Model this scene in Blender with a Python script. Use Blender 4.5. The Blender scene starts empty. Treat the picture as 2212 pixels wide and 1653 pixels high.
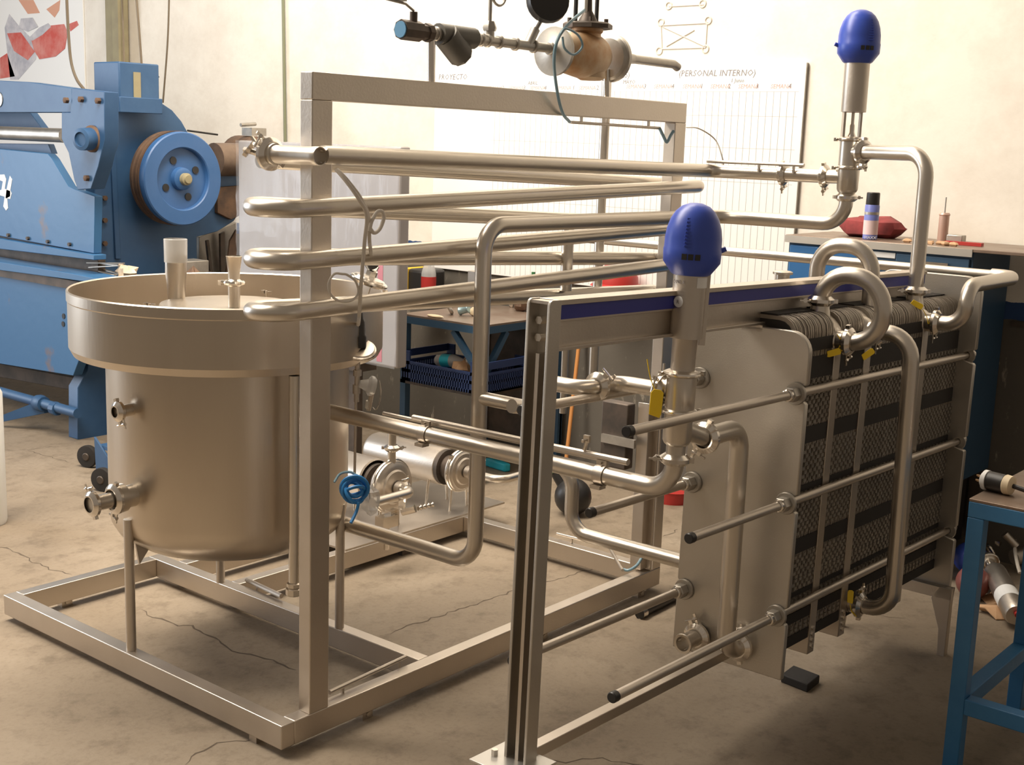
import bpy, math, random
from mathutils import Vector, Matrix
random.seed(7)
PI = math.pi
sc = bpy.context.scene
COL = sc.collection

# ------------------------------------------------------------------ camera (solved from the skid's edges)
FPX, YAW, PIT, ROL = 2743.64, 0.6858, -0.1858, 0.0341
CAM = Vector((-2.30279, -2.72176, 1.82252))
_f = Vector((math.cos(YAW)*math.cos(PIT), math.sin(YAW)*math.cos(PIT), math.sin(PIT)))
_r = Vector((math.sin(YAW), -math.cos(YAW), 0)); _u = _r.cross(_f)
_cr, _sr = math.cos(ROL), math.sin(ROL)
RT = _r*_cr + _u*_sr; UP = _u*_cr - _r*_sr; FW = _f
cam = bpy.data.objects.new('camera', bpy.data.cameras.new('camera')); COL.objects.link(cam)
cam.matrix_world = Matrix(((RT.x, UP.x, -FW.x, CAM.x), (RT.y, UP.y, -FW.y, CAM.y), (RT.z, UP.z, -FW.z, CAM.z), (0, 0, 0, 1)))
cam.data.sensor_width = 36; cam.data.lens = FPX/2212*36; cam.data.clip_end = 100
cam.data.dof.use_dof = False
sc.camera = cam
# ------------------------------------------------------------------ world, lamps, exposure
w = bpy.data.worlds.new('world'); sc.world = w; w.use_nodes = True
w.node_tree.nodes['Background'].inputs[0].default_value = (0.58, 0.48, 0.38, 1)
w.node_tree.nodes['Background'].inputs[1].default_value = 0.40
def area(name, loc, target, sx, sy, power, color):
    l = bpy.data.lights.new(name, 'AREA'); l.shape = 'RECTANGLE'; l.size = sx; l.size_y = sy; l.energy = power; l.color = color
    o = bpy.data.objects.new(name, l); COL.objects.link(o); o.location = loc
    o.rotation_euler = (Vector(target)-Vector(loc)).to_track_quat('-Z', 'Y').to_euler(); return o
area('roof_light_wall', (1.6, 1.8, 5.6), (3.4, 1.6, 2.6), 1.2, 7.5, 540, (1.0, 0.90, 0.77))
area('roof_light_room', (-0.6, 2.2, 5.8), (0.0, 1.8, 0), 2.4, 4.0, 190, (1.0, 0.89, 0.76))
area('door_daylight', (-1.9, 8.6, 2.3), (0.2, 1.0, 0.7), 2.2, 3.2, 260, (0.84, 0.91, 1.0))
vs = sc.view_settings
vs.view_transform = 'Standard'; vs.look = 'None'; vs.gamma = 1; vs.exposure = 0.05; vs.use_curve_mapping = False

# ------------------------------------------------------------------ pixel <-> world
def ray(x, y): return RT*((x-1106)/FPX) + UP*(-(y-826.5)/FPX) + FW
def P(x, y, X=None, Y=None, Z=None, D=None):
    d = ray(x, y)
    if X is not None: t = (X-CAM.x)/d.x
    elif Y is not None: t = (Y-CAM.y)/d.y
    elif Z is not None: t = (Z-CAM.z)/d.z
    else: t = D
    return CAM + d*t
def slide(p, a, px=None, py=None):
    """move p along a until it projects to column px (or row py)"""
    a = Vector(a); q = p-CAM
    if px is not None: k = (px-1106)/FPX; A = RT
    else: k = -(py-826.5)/FPX; A = UP
    t = (k*q.dot(FW)-q.dot(A))/(a.dot(A)-k*a.dot(FW))
    return p + a*t
EX, EY, EZ = Vector((1, 0, 0)), Vector((0, 1, 0)), Vector((0, 0, 1))
# frame of the plate heat exchanger: it stands 1.35 degrees out of level
TH = math.radians(1.35)
PO = Vector((2.15, -0.945, 0)); PX = Vector((math.cos(TH), 0, -math.sin(TH))); PZ = Vector((math.sin(TH), 0, math.cos(TH)))
PM = Matrix(((PX.x, 0, PZ.x), (0, 1, 0), (PX.z, 0, PZ.z)))
def LW(x, y, z): return PO + PX*x + EY*y + PZ*z
def WL(p): q = p-PO; return Vector((q.dot(PX), q.y, q.dot(PZ)))

# ------------------------------------------------------------------ materials
MATS = {}
def nd(nt, t, **k):
    n = nt.nodes.new(t)
    for a, b in k.items():
        if a in n.inputs.keys() if False else False: pass
        setattr(n, a, b)
    return n
def mat(name, col, rough=0.5, metal=0.0, var=0.0, vscale=3.0, col2=None, bump=0.0, bscale=40.0, stretch=None, spec=0.5, trans=0.0, alpha=1.0, lo=0.35, hi=0.65, detail=4.0, rvar=0.0, coat=0.0, ior=None):
    m = bpy.data.materials.new(name); m.use_nodes = True; nt = m.node_tree
    b = nt.nodes['Principled BSDF']
    b.inputs['Base Color'].default_value = (*col, 1); b.inputs['Roughness'].default_value = rough; b.inputs['Metallic'].default_value = metal
    b.inputs['Specular IOR Level'].default_value = spec; b.inputs['Transmission Weight'].default_value = trans; b.inputs['Alpha'].default_value = alpha
    b.inputs['Coat Weight'].default_value = coat
    if ior: b.inputs['IOR'].default_value = ior
    tc = nt.nodes.new('ShaderNodeTexCoord'); mp = nt.nodes.new('ShaderNodeMapping')
    nt.links.new(tc.outputs['Object'], mp.inputs[0])
    if stretch: mp.inputs['Scale'].default_value = stretch
    if col2 or rvar:
        n = nt.nodes.new('ShaderNodeTexNoise'); n.inputs['Scale'].default_value = vscale; n.inputs['Detail'].default_value = detail; n.inputs['Roughness'].default_value = .62
        nt.links.new(mp.outputs[0], n.inputs['Vector'])
        if col2:
            r = nt.nodes.new('ShaderNodeValToRGB'); r.color_ramp.elements[0].position = lo; r.color_ramp.elements[1].position = hi
            r.color_ramp.elements[0].color = (*col, 1); r.color_ramp.elements[1].color = (*col2, 1)
            nt.links.new(n.outputs['Fac'], r.inputs[0]); nt.links.new(r.outputs[0], b.inputs['Base Color'])
        if rvar:
            q = nt.nodes.new('ShaderNodeMapRange'); q.inputs[1].default_value = .3; q.inputs[2].default_value = .7; q.inputs[3].default_value = rough-rvar; q.inputs[4].default_value = rough+rvar
            nt.links.new(n.outputs['Fac'], q.inputs[0]); nt.links.new(q.outputs[0], b.inputs['Roughness'])
    if bump:
        n2 = nt.nodes.new('ShaderNodeTexNoise'); n2.inputs['Scale'].default_value = bscale; n2.inputs['Detail'].default_value = 3
        nt.links.new(mp.outputs[0], n2.inputs['Vector'])
        bp = nt.nodes.new('ShaderNodeBump'); bp.inputs['Strength'].default_value = bump; bp.inputs['Distance'].default_value = .01
        nt.links.new(n2.outputs['Fac'], bp.inputs['Height']); nt.links.new(bp.outputs[0], b.inputs['Normal'])
    MATS[name] = m; return m
S = (0.66, 0.60, 0.52)
M_PIPE = mat('polished_pipe', (.64, .59, .52), .33, 1, rvar=.05, vscale=5)
M_STEEL = mat('satin_steel', (.55, .495, .43), .42, 1, col2=(.63, .57, .50), vscale=2.2, rvar=.05, bump=.05, bscale=120)
M_TANK = mat('brushed_tank', (.58, .51, .425), .33, 1, col2=(.65, .58, .49), vscale=1.6, rvar=.05, bump=.04, bscale=90, stretch=(1, 1, .12))
M_MATTE = mat('glass_blasted_plate', (.52, .485, .43), .46, 1, col2=(.60, .56, .50), vscale=2.5, rvar=.06, bump=.05, bscale=200)
M_CHROME = mat('chrome', (.78, .73, .66), .2, 1)
M_PLATE = mat('plate_edge', (.36, .32, .27), .5, .8)
M_RUBBER = mat('black_rubber', (.018, .015, .013), .7)
M_BLACK = mat('black_plastic', (.02, .018, .017), .42)
M_VBLUE = mat('actuator_blue', (.035, .075, .42), .36, col2=(.045, .09, .47), vscale=4)
M_STRIPE = mat('stripe_blue', (.03, .035, .27), .45)
M_YELLOW = mat('tag_yellow', (.90, .62, .015), .5)
M_LABEL = mat('white_label', (.82, .82, .80), .5)
M_MACH = mat('shaded_machine_blue', (.026, .080, .185), .5, col2=(.045, .11, .22), vscale=2.3, bump=.15, bscale=14, detail=6)  # darker blue: shade on the machine's side frame is put into the colour
M_MACHW = mat('worn_machine_blue', (.038, .135, .29), .45, col2=(.18, .12, .09), vscale=3.2, lo=.63, hi=.74, bump=.1, bscale=14, detail=6)
M_BENCHB = mat('bench_blue', (.035, .165, .36), .4, col2=(.05, .20, .40), vscale=6, bump=.06)
M_CABB = mat('cabinet_blue', (.026, .068, .125), .45, col2=(.032, .08, .145), vscale=1.3)
M_CRATE = mat('crate_blue', (.016, .036, .12), .5)
M_TOP = mat('worn_steel_top', (.30, .24, .19), .42, .55, col2=(.22, .15, .11), vscale=5, detail=6)
M_DARK = mat('dark_steel', (.07, .058, .048), .55, .5, col2=(.12, .09, .07), vscale=8)
M_RUST = mat('rusty_iron', (.17, .10, .06), .7, .3, col2=(.09, .06, .045), vscale=12)
M_GALV = mat('galvanised', (.50, .47, .42), .42, .8, col2=(.38, .35, .31), vscale=9)
M_BRASS = mat('bronze_body', (.46, .26, .12), .5, .4, col2=(.58, .46, .32), vscale=9)
M_CABLE = mat('grey_cable', (.62, .57, .50), .5)
M_BCABLE = mat('brown_cable', (.13, .10, .065), .6)
M_TUBEB = mat('blue_air_tube', (.20, .33, .40), .3, alpha=.9)
M_BLUEH = mat('bright_blue_hose', (.03, .22, .55), .35)
M_CYAN = mat('cyan_plastic', (.02, .42, .55), .45)
M_RED = mat('red_plastic', (.42, .03, .025), .45)
M_ORANGE = mat('orange_wood', (.62, .27, .08), .6)
M_CREAM = mat('cream_plastic', (.75, .62, .42), .5)
M_CARD = mat('cardboard', (.50, .30, .16), .8, col2=(.60, .38, .22), vscale=6)
M_PANEL = mat('wrapped_panel', (.27, .25, .245), .5, .3, col2=(.33, .31, .30), vscale=1.5)
M_FILM = mat('stretch_film', (.85, .87, .92), .12, alpha=.13, bump=.9, bscale=7, stretch=(1, 2.5, .5), coat=.5)
M_WHITE = mat('whiteboard_white', (.90, .89, .86), .35)
M_INKR = mat('red_ink', (.72, .42, .38), .7)
M_INKK = mat('black_ink', (.26, .24, .24), .7)
M_PENCIL = mat('faint_pencil', (.66, .60, .53), .9)
M_GREENP = mat('olive_conduit', (.20, .21, .13), .5)
M_OLIVE = mat('olive_column', (.33, .29, .17), .55, col2=(.27, .23, .14), vscale=6)
M_GLASSB = mat('clear_plastic', (.75, .74, .72), .15, alpha=.45)
M_PAPER = mat('crumpled_rag', (.70, .52, .33), .85, col2=(.78, .68, .55), vscale=14)
M_CRACK = mat('crack_dark', (.11, .083, .058), .95)
M_HOSE = mat('black_hose', (.016, .014, .013), .38)
M_LIGHTMETAL = mat('aluminium', (.70, .68, .64), .35, .9)
M_GRIP = mat('pink_paint', (.45, .09, .13), .5)
M_GASK = mat('white_teflon', (.72, .68, .60), .4)

# ------------------------------------------------------------------ mesh builder
def basis(a):
    a = Vector(a).normalized(); h = EZ if abs(a.z) < .9 else EX
    u = h.cross(a).normalized(); return u, a.cross(u).normalized(), a
class G:
    def __init__(s): s.v = []; s.f = []
    def add(s, vs_, fs):
        n = len(s.v); s.v += [Vector(p) for p in vs_]; s.f += [tuple(i+n for i in f) for f in fs]; return s
    def box(s, c, sz, R=None):
        c = Vector(c); hx, hy, hz = sz[0]/2, sz[1]/2, sz[2]/2
        vv = [Vector((x, y, z)) for x in (-hx, hx) for y in (-hy, hy) for z in (-hz, hz)]
        if R is not None: vv = [R @ p for p in vv]
        return s.add([c+p for p in vv], [(0, 1, 3, 2), (4, 6, 7, 5), (0, 4, 5, 1), (2, 3, 7, 6), (0, 2, 6, 4), (1, 5, 7, 3)])
    def bb(s, x0, x1, y0, y1, z0, z1): return s.box(((x0+x1)/2, (y0+y1)/2, (z0+z1)/2), (abs(x1-x0), abs(y1-y0), abs(z1-z0)))
    def beam(s, p0, p1, wd, ht, up=EZ):
        p0, p1 = Vector(p0), Vector(p1); a = (p1-p0); L = a.length; a.normalize(); v = (Vector(up)-a*Vector(up).dot(a)).normalized(); u = v.cross(a)
        R = Matrix((a, u, v)).transposed(); return s.box((p0+p1)/2, (L, wd, ht), R)
    def lathe(s, prof, o, a, seg=24, cap=True):
        u, v, a = basis(a); o = Vector(o); vs_ = []; fs = []
        for r, h in prof:
            for i in range(seg):
                t = 2*PI*i/seg; vs_.append(o+a*h+(u*math.cos(t)+v*math.sin(t))*r)
        n = len(prof)
        for j in range(n-1):
            for i in range(seg):
                k = (i+1) % seg; fs.append((j*seg+i, j*seg+k, (j+1)*seg+k, (j+1)*seg+i))
        if cap:
            if prof[0][0] > 1e-5: fs.append(tuple(range(seg-1, -1, -1)))
            if prof[-1][0] > 1e-5: fs.append(tuple((n-1)*seg+i for i in range(seg)))
        return s.add(vs_, fs)
    def cyl(s, p0, p1, r, seg=16, r1=None):
        p0, p1 = Vector(p0), Vector(p1); return s.lathe([(r, 0), (r if r1 is None else r1, (p1-p0).length)], p0, p1-p0, seg)
    def tube(s, pts, r, fil=0.0, seg=16, cap=True, an=6, hollow=False):
        pts = [Vector(p) for p in pts]; path = [pts[0]]
        for i in range(1, len(pts)-1):
            a, b, c = pts[i-1], pts[i], pts[i+1]; d0 = (a-b); d1 = (c-b); l0, l1 = d0.length, d1.length; d0.normalize(); d1.normalize()
            cs = max(-1, min(1, d0.dot(d1))); ang = math.acos(cs)
            if fil <= 0 or ang > PI-.02: path.append(b); continue
            t = fil/math.tan(ang/2); t = min(t, l0*(.97 if i == 1 else .495), l1*(.97 if i == len(pts)-2 else .495)); rr = t*math.tan(ang/2)
            bis = (d0+d1).normalized(); cc = b+bis*(rr/math.sin(ang/2)); s0 = b+d0*t; s1 = b+d1*t
            w0 = (s0-cc); w1 = (s1-cc); tot = PI-ang; k = max(2, int(an*tot/(PI/2)+.5))
            for j in range(k+1):
                q = j/k; path.append(cc+(w0*math.sin((1-q)*tot)+w1*math.sin(q*tot))/math.sin(tot))
        path.append(pts[-1])
        pp = [path[0]]
        for q in path[1:]:
            if (q-pp[-1]).length > 1e-5: pp.append(q)
        n = len(pp); T = []
        for i in range(n):
            t = (pp[min(i+1, n-1)]-pp[max(i-1, 0)])
            T.append(t.normalized())
        u, v, _ = basis(T[0]); vs_ = []; fs = []
        for i in range(n):
            if i:
                ax = T[i-1].cross(T[i])
                if ax.length > 1e-7:
                    R = Matrix.Rotation(T[i-1].angle(T[i]), 3, ax.normalized()); u = R @ u
                u = (u-T[i]*u.dot(T[i])).normalized()
            v = T[i].cross(u)
            for k in range(seg): a = 2*PI*k/seg; vs_.append(pp[i]+(u*math.cos(a)+v*math.sin(a))*r)
        for i in range(n-1):
            for k in range(seg): j = (k+1) % seg; fs.append((i*seg+k, i*seg+j, (i+1)*seg+j, (i+1)*seg+k))
        if cap: fs.append(tuple(range(seg-1, -1, -1))); fs.append(tuple((n-1)*seg+k for k in range(seg)))
        return s.add(vs_, fs)
    def prism(s, poly, o, u, v, d):
        """polygon (list of (a,b)) in plane u,v at o, extruded by vector d"""
        o, u, v, d = Vector(o), Vector(u), Vector(v), Vector(d); n = len(poly)
        a = [o+u*p[0]+v*p[1] for p in poly]
        return s.add(a+[p+d for p in a], [tuple(range(n-1, -1, -1)), tuple(range(n, 2*n))]+[(i, (i+1) % n, n+(i+1) % n, n+i) for i in range(n)])
    def torus(s, c, a, R, r, seg=24, ms=8, a0=0, a1=2*PI):
        u, v, a = basis(a); c = Vector(c); full = abs(a1-a0-2*PI) < 1e-6
        pts = [c+(u*math.cos(a0+(a1-a0)*i/seg)+v*math.sin(a0+(a1-a0)*i/seg))*R for i in range(seg+1)]
        return s.tube(pts, r, 0, ms, not full)
    def ball(s, c, r, seg=14, sq=(1, 1, 1), a=EZ):
        c = Vector(c); g = G(); n = seg//2
        g.lathe([(max(1e-6, r*math.sin(PI*j/n)), -r*math.cos(PI*j/n)) for j in range(n+1)], (0, 0, 0), a, seg, False)
        return s.add([c+Vector((p.x*sq[0], p.y*sq[1], p.z*sq[2])) for p in g.v], g.f)
    def blob(s, c, r, seed=0, sq=(1, 1, 1), amp=.3, seg=12):
        rnd = random.Random(seed); n = len(s.v); s.ball(c, r, seg, sq); c = Vector(c)
        ph = [rnd.uniform(0, 6) for _ in range(6)]
        for i in range(n, len(s.v)):
            d = s.v[i]-c; q = d.normalized() if d.length > 1e-6 else EZ
            k = 1+amp*(math.sin(5*q.x+ph[0])*math.sin(6*q.y+ph[1])+.6*math.sin(9*q.z+ph[2]+4*q.x)+.3*math.sin(15*q.y+ph[3]+5*q.z))
            s.v[i] = c+d*k
        return s
ORG = {}
def link(name, g, m, parent=None, bevel=0, smooth=35, kind=None, label=None, keep=False):
    xs = [p.x for p in g.v]; ys = [p.y for p in g.v]; zs = [p.z for p in g.v]
    o0 = Vector(((min(xs)+max(xs))/2, (min(ys)+max(ys))/2, min(zs))) if not keep else Vector((0, 0, 0))
    me = bpy.data.meshes.new(name); me.from_pydata([p-o0 for p in g.v], [], g.f); me.update()
    import bmesh as _b
    bm = _b.new(); bm.from_mesh(me); _b.ops.remove_doubles(bm, verts=bm.verts, dist=1e-6); _b.ops.recalc_face_normals(bm, faces=bm.faces); bm.to_mesh(me); bm.free()
    for p in me.polygons: p.use_smooth = True
    me.set_sharp_from_angle(angle=math.radians(smooth))
    me.materials.append(m)
    ob = bpy.data.objects.new(name, me); COL.objects.link(ob)
    if bevel:
        b = ob.modifiers.new('bevel', 'BEVEL'); b.width = bevel; b.segments = 2; b.limit_method = 'ANGLE'; b.angle_limit = math.radians(40); b.harden_normals = False
    if parent is not None: ob.parent = parent; ob.location = o0-ORG.get(parent.name, Vector((0, 0, 0)))
    else: ob.location = o0
    ORG[ob.name] = o0
    if kind: ob['kind'] = kind
    if label: ob['label'] = label
    return ob
def tag(o, label, cat, group=None):
    o['label'] = label; o['category'] = cat
    if group: o['group'] = group
    return o
def thing(name, loc, label, cat, group=None):
    o = bpy.data.objects.new(name, None); COL.objects.link(o); o.location = loc; ORG[o.name] = Vector(loc); o.empty_display_size = .05
    return tag(o, label, cat, group)
def dup(o, off, label=None, group=None):
    r = o.copy(); COL.objects.link(r); r.location = Vector(o.location)+Vector(off); ORG[r.name] = ORG[o.name]+Vector(off)
    if label: r['label'] = label
    if group: r['group'] = group
    for ch in list(o.children):
        c = ch.copy(); COL.objects.link(c); c.parent = r
        for g2 in ch.children: d = g2.copy(); COL.objects.link(d); d.parent = c
    return r
def struct(name, g, m, **k): return link(name, g, m, kind='structure', **k)

def clamp(parent, c, a, r=.0254, bolt=None, name='clamp'):
    """tri-clamp: two-piece ring with hinge bolt and wing nut"""
    c = Vector(c); a = Vector(a).normalized(); g = G(); R = r+.0165
    g.lathe([(r*.99, -.015), (r+.004, -.015), (R-.003, -.0075), (R, -.005), (R, .005), (R-.003, .0075), (r+.004, .015), (r*.99, .015)], c, a, 28, False)
    u, v, _ = basis(a); b = Vector(bolt) if bolt else u; b = (b-a*b.dot(a)).normalized(); t = a.cross(b)
    g.box(c+b*(R+.004), (.012, .012, .012), Matrix((b, t, a)).transposed())
    g.box(c-b*(R+.004), (.010, .014, .012), Matrix((b, t, a)).transposed())
    k = link(name, g, M_CHROME, parent)
    w_ = G(); q = c+b*(R+.010); w_.cyl(q-t*.020, q+t*.024, .0035, 8)
    w_.lathe([(.0065, 0), (.0065, .010)], q+t*.012, t, 10)
    w_.box(q+t*.019+b*.009, (.014, .004, .008), Matrix((b, a, t)).transposed()); w_.box(q+t*.019-b*.009, (.014, .004, .008), Matrix((b, a, t)).transposed())
    link('wing_nut', w_, M_CHROME, k)
    return k
def pipe(label, pts, r=.0254, fil=.076, name='steel_pipe', m=None, seg=20, group=None, welds=()):
    g = G(); g.tube(pts, r, fil, seg, an=8)
    return tag(link(name, g, m or M_PIPE), label, 'pipe', group)

# ================================================================== THE SETTING
def floor_mat():
    m = bpy.data.materials.new('concrete_floor'); m.use_nodes = True; nt = m.node_tree; b = nt.nodes['Principled BSDF']
    tc = nt.nodes.new('ShaderNodeTexCoord')
    def noise(s, d, r=.6): n = nt.nodes.new('ShaderNodeTexNoise'); n.inputs['Scale'].default_value = s; n.inputs['Detail'].default_value = d; n.inputs['Roughness'].default_value = r; nt.links.new(tc.outputs['Object'], n.inputs['Vector']); return n
    def ramp(n, stops):
        r = nt.nodes.new('ShaderNodeValToRGB'); e = r.color_ramp.elements
        while len(e) < len(stops): e.new(.5)
        for k, (p, c) in enumerate(stops): e[k].position = p; e[k].color = (*c, 1)
        nt.links.new(n.outputs['Fac'], r.inputs[0]); return r
    a = ramp(noise(1.1, 6), [(.30, (.205, .160, .112)), (.52, (.270, .215, .155)), (.72, (.34, .28, .21))])
    c = ramp(noise(9, 8, .7), [(.34, (.62, .60, .58)), (.5, (1, 1, 1)), (.68, (1.0, 1.0, 1.0))])
    d = ramp(noise(60, 4), [(.30, (.80, .79, .78)), (.5, (1, 1, 1))])
    x = nt.nodes.new('ShaderNodeMixRGB'); x.blend_type = 'MULTIPLY'; x.inputs[0].default_value = .7; nt.links.new(a.outputs[0], x.inputs[1]); nt.links.new(c.outputs[0], x.inputs[2])
    y = nt.nodes.new('ShaderNodeMixRGB'); y.blend_type = 'MULTIPLY'; y.inputs[0].default_value = .6; nt.links.new(x.outputs[0], y.inputs[1]); nt.links.new(d.outputs[0], y.inputs[2])
    nt.links.new(y.outputs[0], b.inputs['Base Color'])
    b.inputs['Roughness'].default_value = .62; b.inputs['Specular IOR Level'].default_value = .35
    bp = nt.nodes.new('ShaderNodeBump'); bp.inputs['Strength'].default_value = .25; bp.inputs['Distance'].default_value = .01
    nn = noise(35, 6); nt.links.new(nn.outputs['Fac'], bp.inputs['Height']); nt.links.new(bp.outputs[0], b.inputs['Normal'])
    return m
def wall_mat():
    """cream plaster above, blue painted band, scuffed grey below (bands by height: they are paint)"""
    m = bpy.data.materials.new('painted_plaster'); m.use_nodes = True; nt = m.node_tree; b = nt.nodes['Principled BSDF']
    tc = nt.nodes.new('ShaderNodeTexCoord'); sp = nt.nodes.new('ShaderNodeSeparateXYZ'); nt.links.new(tc.outputs['Object'], sp.inputs[0])
    n0 = nt.nodes.new('ShaderNodeTexNoise'); n0.inputs['Scale'].default_value = 22; n0.inputs['Detail'].default_value = 4; nt.links.new(tc.outputs['Object'], n0.inputs['Vector'])
    ad = nt.nodes.new('ShaderNodeMath'); ad.operation = 'MULTIPLY_ADD'; ad.inputs[1].default_value = .022; nt.links.new(n0.outputs['Fac'], ad.inputs[0]); nt.links.new(sp.outputs['Z'], ad.inputs[2])
    def gt(z): g = nt.nodes.new('ShaderNodeMath'); g.operation = 'GREATER_THAN'; g.inputs[1].default_value = z+.011; nt.links.new(ad.outputs[0], g.inputs[0]); return g
    def noise(s, d, st, lo, hi, c1, c2):
        mp = nt.nodes.new('ShaderNodeMapping'); mp.inputs['Scale'].default_value = st; nt.links.new(tc.outputs['Object'], mp.inputs[0])
        n = nt.nodes.new('ShaderNodeTexNoise'); n.inputs['Scale'].default_value = s; n.inputs['Detail'].default_value = d; n.inputs['Roughness'].default_value = .7; nt.links.new(mp.outputs[0], n.inputs['Vector'])
        r = nt.nodes.new('ShaderNodeValToRGB'); r.color_ramp.elements[0].position = lo; r.color_ramp.elements[1].position = hi
        r.color_ramp.elements[0].color = (*c1, 1); r.color_ramp.elements[1].color = (*c2, 1); nt.links.new(n.outputs['Fac'], r.inputs[0]); return r
    up = noise(2.2, 8, (1, 1, 1), .36, .60, (.76, .70, .61), (.86, .81, .72))
    low = noise(16, 7, (1, 1, .35), .60, .72, (.115, .102, .084), (.36, .32, .26))
    mx = nt.nodes.new('ShaderNodeMixRGB'); mx.inputs[1].default_value = (.03, .075, .20, 1); nt.links.new(gt(1.20).outputs[0], mx.inputs[0]); nt.links.new(up.outputs[0], mx.inputs[2])
    my = nt.nodes.new('ShaderNodeMixRGB'); nt.links.new(gt(1.12).outputs[0], my.inputs[0]); nt.links.new(low.outputs[0], my.inputs[1]); nt.links.new(mx.outputs[0], my.inputs[2])
    nt.links.new(my.outputs[0], b.inputs['Base Color']); b.inputs['Roughness'].default_value = .8
    bp = nt.nodes.new('ShaderNodeBump'); bp.inputs['Strength'].default_value = .3; bp.inputs['Distance'].default_value = .012
    nn = nt.nodes.new('ShaderNodeTexNoise'); nn.inputs['Scale'].default_value = 9; nn.inputs['Detail'].default_value = 8; nt.links.new(tc.outputs['Object'], nn.inputs['Vector'])
    nt.links.new(nn.outputs['Fac'], bp.inputs['Height']); nt.links.new(bp.outputs[0], b.inputs['Normal'])
    return m
fl = struct('floor', G().bb(-7, 3.62, -6, 11, -.12, 0), floor_mat())
wl = struct('wall_back', G().bb(3.5, 3.62, -6, 11, 0, 6.2), wall_mat())
wl2 = struct('trim_1', G().bb(3.485, 3.5, -2.6, -.86, 1.095, 1.118), M_DARK)
# cracks in the concrete: shallow jagged slivers let into the slab
def crack(pix, wd=.006, seed=1):
    rnd = random.Random(seed); pts = [P(x, y, Z=0) for x, y in pix]; path = []
    for a, b in zip(pts, pts[1:]):
        n = max(3, int((b-a).length/.028)); t = (b-a).normalized(); s = Vector((-t.y, t.x, 0))
        for i in range(n): path.append(a+(b-a)*(i/n)+s*rnd.uniform(-.011, .011))
    path.append(pts[-1]); g = G(); vs_ = []; fs = []
    for i, p in enumerate(path):
        t = (path[min(i+1, len(path)-1)]-path[max(0, i-1)]).normalized(); s = Vector((-t.y, t.x, 0)); k = wd*rnd.uniform(.15, .6)*(0.15 if i in (0, len(path)-1) else 1)
        vs_ += [p+s*k+EZ*.0006, p-s*k+EZ*.0006]
    for i in range(len(path)-1): fs.append((2*i, 2*i+1, 2*i+3, 2*i+2))
    g.add(vs_, fs); link('crack', g, M_CRACK, fl)
crack([(0, 1181), (40, 1195), (75, 1215), (110, 1230), (155, 1241)], .009, 1)
crack([(300, 1318), (345, 1338), (385, 1352), (415, 1352), (450, 1375), (505, 1405), (560, 1418), (640, 1448)], .008, 2)
crack([(840, 1370), (880, 1352), (960, 1328), (1060, 1295), (1130, 1268), (1200, 1255), (1290, 1225), (1340, 1205)], .006, 3)
crack([(395, 1653), (420, 1626), (470, 1608), (530, 1600), (600, 1585)], .006, 4)
crack([(1085, 1640), (1180, 1648), (1300, 1640), (1390, 1653)], .006, 5)
crack([(1434, 1160), (1448, 1153), (1464, 1143)], .006, 6)
crack([(120, 965), (60, 972), (150, 1000)], .005, 7)
crack([(1860, 1325), (1900, 1330), (1960, 1336)], .004, 8)

# ================================================================== SKID
A_, B_ = .0762, .0508; ZB, ZT = .026, .1022
sk = thing('skid_frame', (0, 0, 0), 'low stainless box-tube base frame with one tall rectangular goalpost along its near side', 'frame')
def tubebox(name, x0, x1, y0, y1, z0, z1): return link(name, G().bb(x0, x1, y0, y1, z0, z1), M_STEEL, sk, bevel=.003)
tubebox('base_rail', 0, B_, 0, 1.584, ZB, ZT)
tubebox('base_rail', B_, 2.046, 0, B_, ZB, ZT)
tubebox('base_rail', B_, .637, 1.533, 1.584, ZB, ZT)
tubebox('base_rail', .637, .688, B_, 1.584, ZB, ZT)
tubebox('base_rail', .688, 2.046, 1.06, 1.11, ZB, ZT)
tubebox('base_rail', 1.995, 2.046, B_, 1.06, ZB, ZT)
tubebox('base_rail', .688, 1.3, 1.40, 1.45, ZB, ZT)
tubebox('post', .1101, .1863, 0, B_, ZT, 1.924)
tubebox('post', 1.970, 2.046, 0, B_, ZT, 1.924)
tubebox('top_beam', .1101, 2.046, 0, B_, 1.924, 2.0)
for i, (x, y) in enumerate([(.22, 1.545), (.34, .0), (1.25, .0), (1.90, .0), (1.05, 1.07), (.01, .12)]):
    g = G().bb(x, x+.045, y+.008, y+.042, 0, ZB+.002); g.cyl((x+.022, y+.003, .016), (x+.022, y+.009, .016), .008, 10)
    link('foot_lug', g, M_STEEL, sk)
link('pump_platform', G().bb(1.25, 2.30, 1.065, 1.62, ZT, ZT+.008), M_STEEL, sk)
for x in (1.3, 2.2):
    link('platform_leg', G().bb(x, x+.05, 1.55, 1.60, 0, ZT), M_STEEL, sk)
for x in (.688+.35, 1.6): link('foot_lug', G().bb(x, x+.05, 1.07, 1.10, 0, ZB), M_DARK, sk)
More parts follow.
